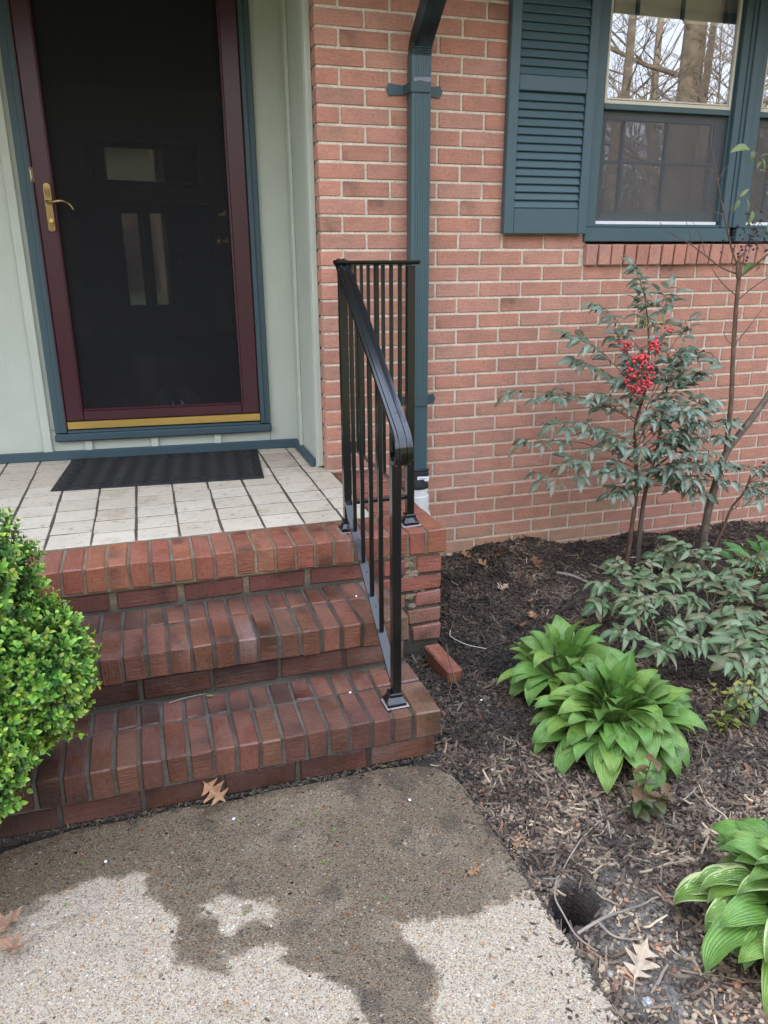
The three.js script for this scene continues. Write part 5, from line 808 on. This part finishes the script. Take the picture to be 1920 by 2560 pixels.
  const t2 = thing('bare_sucker', 'thin leaning brown sucker stem right of the bare shrub trunk', 'shrub');
  part('stem', limb([[1.69, -0.02, 0.50], [1.705, 0.08, 0.5], [1.74, 0.17, 0.50], [1.775, 0.275, 0.50], [1.83, 0.335, 0.50], [1.855, 0.42, 0.50]], 0.0085, 0.004, 14, 6), M.canes, t2); part('branch', limb([[1.735, 0.155, 0.50], [1.725, 0.20, 0.51], [1.72, 0.27, 0.51]], 0.003, 0.001, 5, 5), M.canes, t2); part('branch', limb([[1.77, 0.26, 0.50], [1.79, 0.27, 0.51], [1.80, 0.30, 0.51]], 0.003, 0.001, 5, 5), M.canes, t2);
  const o2 = [], s2 = []; for (const [x, y, z] of [[1.80, 0.32, 0.62], [1.92, 0.36, 0.60], [2.0, 0.50, 0.55], [1.98, 0.26, 0.62], [2.06, 0.40, 0.56], [1.90, 0.50, 0.60]]) frond(V(1.845, 0.38, 0.50), V(x, y, z), o2, s2, 0.06, 2); leaflets(t2, o2, N_MATS); part('stalk', merged(s2), stemGreen, t2).userData.kind = 'stuff';
}
// low nandina suckers
{
  const low = (label, cx, cz, spots, sd, L = 0.064) => { seed(sd); const t = thing('low_shrub', label, 'shrub'), out = [], st = []; const b = V(cx, bedY(cx, cz), cz); for (const [x, y, z] of spots) { const tip = V(x + rr(-0.02, 0.02), y + rr(-0.02, 0.03), z + rr(-0.02, 0.02)); const s = b.clone().add(V((x - cx) * 0.3, y * 0.75, (z - cz) * 0.3)); st.push(strip(limb([b, s], 0.0035, 0.0022, 1, 5))); frond(s, tip, out, st, L * rr(0.85, 1.15), 3, 0.01); } leaflets(t, out, LOW_MATS); part('stalk', merged(st), stemGreen, t).userData.kind = 'stuff'; };
  low('low leafy nandina at the left end of the undergrowth', 1.0, 0.88, [[0.80, 0.10, 0.93], [0.86, 0.15, 0.80], [0.96, 0.17, 0.95], [1.08, 0.18, 0.82], [0.90, 0.16, 1.03], [1.04, 0.15, 1.06], [1.14, 0.20, 0.95], [1.0, 0.19, 0.75], [1.16, 0.17, 0.74]], 121);
  low('low leafy nandina directly behind the bright hosta', 0.90, 1.22, [[0.74, 0.14, 1.20], [0.80, 0.12, 1.36], [0.90, 0.15, 1.34], [0.98, 0.17, 1.20], [0.88, 0.19, 1.10], [0.98, 0.14, 1.38], [0.80, 0.17, 1.10]], 122);
  low('low leafy nandina in the middle of the undergrowth', 1.22, 1.08, [[1.10, 0.18, 1.10], [1.20, 0.2, 0.98], [1.30, 0.18, 1.12], [1.18, 0.15, 1.24], [1.06, 0.14, 1.24], [1.32, 0.2, 0.98], [1.26, 0.13, 1.26], [1.38, 0.17, 1.06]], 123);
  low('low leafy nandina nearest the camera, right of the hosta', 1.06, 1.46, [[0.94, 0.12, 1.50], [1.06, 0.12, 1.54], [1.0, 0.17, 1.42], [1.14, 0.15, 1.42], [1.18, 0.11, 1.52], [0.94, 0.10, 1.60], [1.10, 0.18, 1.34], [1.24, 0.15, 1.40]], 124, 0.068);
  low('low leafy nandina by the foot of the bare shrub', 1.46, 0.80, [[1.34, 0.14, 0.78], [1.46, 0.18, 0.72], [1.56, 0.17, 0.82], [1.44, 0.13, 0.92], [1.34, 0.2, 0.68], [1.58, 0.2, 0.94], [1.30, 0.12, 0.62]], 125);
  low('low leafy nandina at the right picture edge', 1.56, 1.12, [[1.46, 0.17, 1.10], [1.60, 0.18, 1.04], [1.50, 0.13, 1.22], [1.66, 0.15, 1.16], [1.44, 0.12, 1.28], [1.38, 0.16, 1.20], [1.64, 0.2, 0.92]], 126);
  low('small seedling in the mulch between the two trunks', 1.46, 0.46, [[1.40, 0.06, 0.50], [1.50, 0.09, 0.47], [1.46, 0.12, 0.52]], 127, 0.07);
  // broad soft leaves of a neighbouring plant at the right edge
  seed(128); const t = thing('leafy_perennial', 'broad fresh green leaves behind the low shrubs at the right edge', 'plant'); const gm = [[0.07, 0.19, 0.03], [0.10, 0.24, 0.045]].map((c) => leafMat({ color: c, map: leafVein, roughness: 0.45 }));
  for (let i = 0; i < 34; i++) { const a = i * 2.4, r = 0.05 + 0.16 * Math.sqrt(i / 34), l = part('leaf', blade(1, rr(0.42, 0.5), rr(0.6, 1.2), 0.3, { n: 8, m: 4 }), pick(gm), t, [1.78 + Math.cos(a) * r, bedY(1.78, 0.86) + 0.16 * (1 - r * 3) + 0.05, 0.86 + Math.sin(a) * r]); l.scale.setScalar(rr(0.09, 0.13)); l.quaternion.copy(along(V(Math.cos(a), rr(0, 0.9), Math.sin(a)), UP, rr(-0.4, 0.4))); }
  // thin yellow flowering weeds
  const w = thing('weed', 'thin yellowish weed stalks above the low shrubs at the right', 'weed'), s = [], o = [];
  for (let i = 0; i < 11; i++) { const x = 1.40 + rnd() * 0.3, z = 0.95 + rnd() * 0.25, h = rr(0.22, 0.34), tx = x + rr(-0.05, 0.05); s.push(strip(limb([V(x, 0, z), V(x, h * 0.6, z), V(tx, h, z)], 0.0016, 0.0009, 5, 4))); for (let k = 0; k < 8; k++) { const f = rr(0.5, 1), p = V(lerp(x, tx, f), h * f, z); const e = p.clone().add(V(rr(-0.03, 0.03), rr(0.005, 0.025), rr(-0.02, 0.02))); s.push(strip(limb([p, e], 0.0008, 0.0006, 1, 3))); o.push([e, V(rr(-1, 1), rr(0, 1), rr(-1, 1)), V(0, 1, 0.4), rr(0.010, 0.016)]); } }
  part('stalk', merged(s), std({ color: [0.30, 0.19, 0.08] }), w); leaflets(w, o, [leafMat({ color: [0.30, 0.30, 0.09], transmission: 0.3 })], 0);
}
// young plant with reddish leaves in front of the hosta, and a yellow green sapling at the right edge
{
  const oval = [0, 1, 2].map((i) => { seed(130 + i); return blade(1, rr(0.48, 0.58), rr(0.2, 0.7), rr(0.1, 0.35), { n: 7, m: 4, prof: 0.8, tip: 0.3 }); });
  const sapling = (name, label, base, stems, mats, n, l, sd) => { seed(sd); const t = thing(name, label, 'plant'); for (const pts of stems) { part('stem', limb(pts.map(([x, y, z]) => V(base[0] + x, base[1] + y, base[2] + z)), 0.0026, 0.0012, 8, 5), M.canes, t); const c = new THREE.CatmullRomCurve3(pts.map(([x, y, z]) => V(base[0] + x, base[1] + y, base[2] + z))); for (let i = 0; i < n; i++) { const f = 0.18 + 0.82 * i / (n - 1), p = c.getPoint(f), a = i * 2.4 + rnd(); const m = part('leaf', pick(oval), f > 0.8 ? mats[mats.length - 1] : pick(mats), t, p.toArray()); m.scale.setScalar(l * rr(0.7, 1.15)); m.quaternion.copy(along(V(Math.cos(a), rr(-0.35, 0.4), Math.sin(a)), UP, rr(-0.5, 0.5))); } } };
  const rm = [[0.10, 0.14, 0.045], [0.115, 0.115, 0.05], [0.09, 0.15, 0.065], [0.17, 0.095, 0.04]].map((c) => leafMat({ color: c, map: leafVein, roughness: 0.4, transmission: 0.25 }));
  sapling('young_plant', 'young plant with reddish oval leaves in front of the big hosta', [0.385, -0.02, 1.845], [[[0, 0, 0], [0.005, 0.06, 0.0], [0.015, 0.115, -0.005], [0.03, 0.165, -0.01]], [[0, 0, 0], [-0.015, 0.05, 0.01], [-0.025, 0.10, 0.015]], [[0, 0, 0], [0.03, 0.05, 0.02], [0.05, 0.085, 0.03]]], rm, 12, 0.046, 141);
  const ym = [[0.22, 0.30, 0.05], [0.30, 0.36, 0.07], [0.16, 0.25, 0.05], [0.36, 0.34, 0.06]].map((c) => leafMat({ color: c, map: leafVein, transmission: 0.35 }));
  const st = []; seed(142); for (let i = 0; i < 9; i++) st.push([[0, 0, 0], [rr(-0.05, 0.05), rr(0.05, 0.09), rr(-0.04, 0.04)], [rr(-0.12, 0.12), rr(0.08, 0.20), rr(-0.09, 0.09)]]);
  sapling('yellow_green_shrub', 'small yellow green shrub at the right edge above the cream edged hosta', [0.87, -0.02, 1.60], st, ym, 11, 0.028, 143);
}
// boxwood: rounded lobes closely set with leafy shoots
{
  seed(151);
  const t = thing('boxwood', 'dense clipped boxwood bush beside the left end of the steps', 'bush'); t.position.set(-1.55, -0.05, 1.45);
  const lf = blade(1, 0.62, 0.35, 0.3, { n: 4, m: 2, prof: 0.85, tip: 0 });
  const shoot = (k) => { const gs = []; seed(160 + k); const tint = (g, c) => colorize(strip(g), () => c);
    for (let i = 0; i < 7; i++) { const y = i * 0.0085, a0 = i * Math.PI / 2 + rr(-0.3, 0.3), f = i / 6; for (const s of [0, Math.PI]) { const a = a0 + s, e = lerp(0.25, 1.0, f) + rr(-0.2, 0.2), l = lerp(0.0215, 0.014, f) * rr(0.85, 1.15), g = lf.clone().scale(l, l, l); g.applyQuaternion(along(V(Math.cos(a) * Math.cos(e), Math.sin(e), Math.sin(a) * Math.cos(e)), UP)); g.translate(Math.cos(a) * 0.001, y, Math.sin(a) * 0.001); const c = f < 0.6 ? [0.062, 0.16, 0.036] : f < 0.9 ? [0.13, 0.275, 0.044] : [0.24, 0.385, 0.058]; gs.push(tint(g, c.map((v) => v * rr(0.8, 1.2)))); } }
    gs.push(tint(limb([V(0, -0.05, 0), V(0, 0.045, 0)], 0.0011, 0.0008, 1, 4), [0.10, 0.09, 0.04])); return mergeGeometries(gs); };
  const mat = leafMat({ color: [1, 1, 1], vertexColors: true, roughness: 0.30, transmission: 0.10 });
  const lobes = [[-0.11, 0.50, -0.05, 0.39], [0.29, 0.68, -0.06, 0.205], [0.475, 0.47, -0.02, 0.13], [0.33, 0.375, 0.14, 0.135], [0.27, 0.56, 0.10, 0.165], [-0.25, 0.75, 0.1, 0.3], [-0.1, 0.3, 0.2, 0.3]];
  const e = new THREE.Quaternion(), m4 = new THREE.Matrix4(), c = new THREE.Color();
  const per = 1900, vars = [0, 1, 2].map((k) => new THREE.InstancedMesh(shoot(k), mat, per)), cnt = [0, 0, 0]; seed(171);
  let guard = 0;
  while (cnt.some((n) => n < per) && guard++ < 80000) {
    const L = pick(rnd() < 0.62 ? lobes.slice(1, 5) : lobes), u = rr(-1, 1), a = rnd() * 6.283, q = Math.sqrt(1 - u * u), d = V(Math.cos(a) * q, u, Math.sin(a) * q);
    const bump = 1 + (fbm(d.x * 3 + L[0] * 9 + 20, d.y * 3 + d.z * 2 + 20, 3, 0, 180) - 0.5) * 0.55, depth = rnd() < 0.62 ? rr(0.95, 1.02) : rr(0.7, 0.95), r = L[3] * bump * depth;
    const p = V(L[0], L[1], L[2]).addScaledVector(d, r);
    let buried = false; for (const M2 of lobes) if (M2 !== L && p.distanceTo(V(M2[0], M2[1], M2[2])) < M2[3] * 0.72) { buried = true; break; } if (buried || p.y < 0.05) continue;
    const k = cnt.findIndex((n) => n < per), dir = d.clone().add(V(rr(-0.5, 0.5), rr(0.1, 0.9), rr(-0.5, 0.5))); e.copy(along(dir, V(rnd() - 0.5, rnd() - 0.5, rnd() - 0.5).normalize())); e.multiply(new THREE.Quaternion().setFromAxisAngle(V(1, 0, 0), Math.PI / 2));
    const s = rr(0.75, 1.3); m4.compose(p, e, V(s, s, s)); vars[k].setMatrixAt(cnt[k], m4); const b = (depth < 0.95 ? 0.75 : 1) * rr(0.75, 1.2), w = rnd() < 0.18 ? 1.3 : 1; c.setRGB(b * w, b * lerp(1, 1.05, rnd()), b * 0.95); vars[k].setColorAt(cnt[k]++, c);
  }
  vars.forEach((v, k) => { v.count = cnt[k]; v.name = 'foliage'; v.userData.kind = 'stuff'; shadow(v); t.add(v); });
  for (const [i, L] of lobes.entries()) part('branch', limb([V(rr(-0.04, 0.04), 0, rr(-0.04, 0.04)), V(L[0] * 0.5, L[1] * 0.55, L[2] * 0.5), V(L[0], L[1], L[2])], 0.016, 0.005, 8, 6), M.bark, t);
  const tw = []; for (let i = 0; i < 150; i++) { const L = pick(lobes), d = V(rr(-1, 1), rr(-0.6, 1), rr(-1, 1)).normalize(); tw.push(strip(limb([V(L[0], L[1], L[2]), V(L[0], L[1], L[2]).addScaledVector(d, L[3] * 0.95)], 0.003, 0.001, 1, 4))); } part('twigs', merged(tw), M.bark, t).userData.kind = 'stuff';
}
// bare woods across the lawn, which the window panes mirror
{
  const bm = std({ color: [0.46, 0.37, 0.27], map: barkMap, roughness: 0.95 });
  const proto = [];
  for (let k = 0; k < 3; k++) {
    seed(190 + k); const h = rr(13, 17), r = rr(0.14, 0.24), lim = [], trunkPts = []; let x = 0, z = 0; for (let i = 0; i <= 6; i++) { trunkPts.push(V(x, h * i / 6, z)); x += rr(-0.25, 0.25); z += rr(-0.25, 0.25); }
    const tc = new THREE.CatmullRomCurve3(trunkPts), trunk = limb(trunkPts, r, r * 0.18, 14, 9);
    const grow = (p, d, len, rad, dep) => { const mid = p.clone().addScaledVector(d, len * 0.5).add(V(rr(-0.1, 0.1), rr(0, 0.15), rr(-0.1, 0.1)).multiplyScalar(len)), e = mid.clone().addScaledVector(d, len * 0.5).add(V(rr(-0.15, 0.15), rr(0, 0.2), rr(-0.15, 0.15)).multiplyScalar(len)); lim.push(strip(dep ? limb([p, mid, e], rad, rad * 0.35, 4, 4) : limb([p, e], rad, rad * 0.35, 1, 3))); if (dep > 0) for (let i = 0; i < 5; i++) { const t = rr(0.3, 1), q = t < 0.5 ? p.clone().lerp(mid, t * 2) : mid.clone().lerp(e, t * 2 - 1); grow(q, d.clone().add(V(rr(-0.9, 0.9), rr(-0.3, 0.7), rr(-0.9, 0.9))).normalize(), len * rr(0.4, 0.65), rad * 0.45, dep - 1); } };
    for (let i = 0; i < 28; i++) { const t = 0.1 + 0.88 * Math.pow(i / 28, 0.8), a = rnd() * 6.28; grow(tc.getPoint(t), V(Math.cos(a), rr(0.15, 0.9), Math.sin(a)).normalize(), rr(1.6, 3.4) * (1.15 - t * 0.7), 0.05 * (1.15 - t), 2); }
    proto.push([trunk, merged(lim)]);
  }
  const labels = ['tall bare tree of the woods across the lawn, mirrored in the window', 'slender bare tree of the woods across the lawn, mirrored in the window', 'crooked bare tree of the woods across the lawn, mirrored in the window'];
  const first = []; seed(199);
  const place = (k, x, z, s) => { let o; if (!first[k]) { o = thing('bare_tree', labels[k], 'tree', ['tall', 'slender', 'crooked'][k] + ' bare trees across the lawn'); part('trunk', proto[k][0], bm, o); part('crown', proto[k][1], bm, o); first[k] = o; } else { o = first[k].clone(); o.name = numbered('bare_tree'); scene.add(o); } o.position.set(x, -0.2, z); o.rotation.y = rnd() * 6.28; o.scale.setScalar(s); };
  place(0, 12.4, 14.5, 1.5);
  for (let i = 0; i < 62; i++) { const nr = i > 50, a = nr ? rr(0.45, 0.95) : rr(-0.75, 1.25), R = nr ? rr(11, 20) : rr(14, 36), x = 1.5 + Math.sin(a) * R, z = Math.cos(a) * R; if (Math.hypot(x - 12.4, z - 14.5) < 2.2) continue; place(i % 3, x, z, nr ? rr(0.5, 0.8) : rr(0.75, 1.2)); }
}
{
  // wooded rise behind the lawn: brown slope and the mass of thin trunks and brush on it
  const g = new THREE.PlaneGeometry(200, 60, 60, 18).rotateX(-Math.PI / 2), p = g.attributes.position; for (let i = 0; i < p.count; i++) { const x = p.getX(i), z = p.getZ(i); p.setXYZ(i, x, -0.4 + 2.5 * sstep(-30, 18, z) + (fbm(x * 0.08 + 50, z * 0.08 + 50, 3, 0, 1000) - 0.5) * 1.5 * sstep(-30, -15, z), z + 66); } g.computeVertexNormals();
  structure('hill', g, std({ color: [0.10, 0.075, 0.05], roughness: 1, map: sandMap }));
  seed(1010); const stems = []; for (let k = 0; k < 26; k++) { const x = rr(-2.5, 2.5), z = rr(-1.5, 1.5), h = rr(3, 9), d = V(rr(-0.6, 0.6), h, rr(-0.4, 0.4)); stems.push(strip(limb([V(x, 0, z), V(x + d.x * 0.4, h * 0.5, z), V(x + d.x, h, z + d.z)], rr(0.03, 0.09), 0.012, 4, 4))); for (let q = 0; q < 7; q++) { const t = rr(0.25, 0.95), a = rnd() * 6.28, l = rr(0.5, 1.5), b = V(x + d.x * t, h * t, z + d.z * t); stems.push(strip(limb([b, b.clone().add(V(Math.cos(a) * l, l * rr(0.2, 1), Math.sin(a) * l))], 0.022, 0.006, 1, 3))); } }
  const im = new THREE.InstancedMesh(merged(stems), std({ color: [0.24, 0.19, 0.145], roughness: 0.95 }), 260), m = new THREE.Matrix4(), q = new THREE.Quaternion();
  for (let i = 0; i < 260; i++) { const a = rr(-1.35, 1.35), R = rr(30, 62), x = Math.sin(a) * R, z = Math.cos(a) * R; q.setFromAxisAngle(UP, rnd() * 6.28); const s = rr(0.7, 1.4); m.compose(V(x, -0.4 + 2.5 * sstep(-30, 18, z - 66) - 0.4, z), q, V(s, s, s)); im.setMatrixAt(i, m); }
  im.name = 'woods'; im.userData = { kind: 'stuff', label: 'far bare woods and brush on the slope, mirrored in the windows', category: 'woods' }; scene.add(shadow(im));
}
renderer.render(scene, camera);
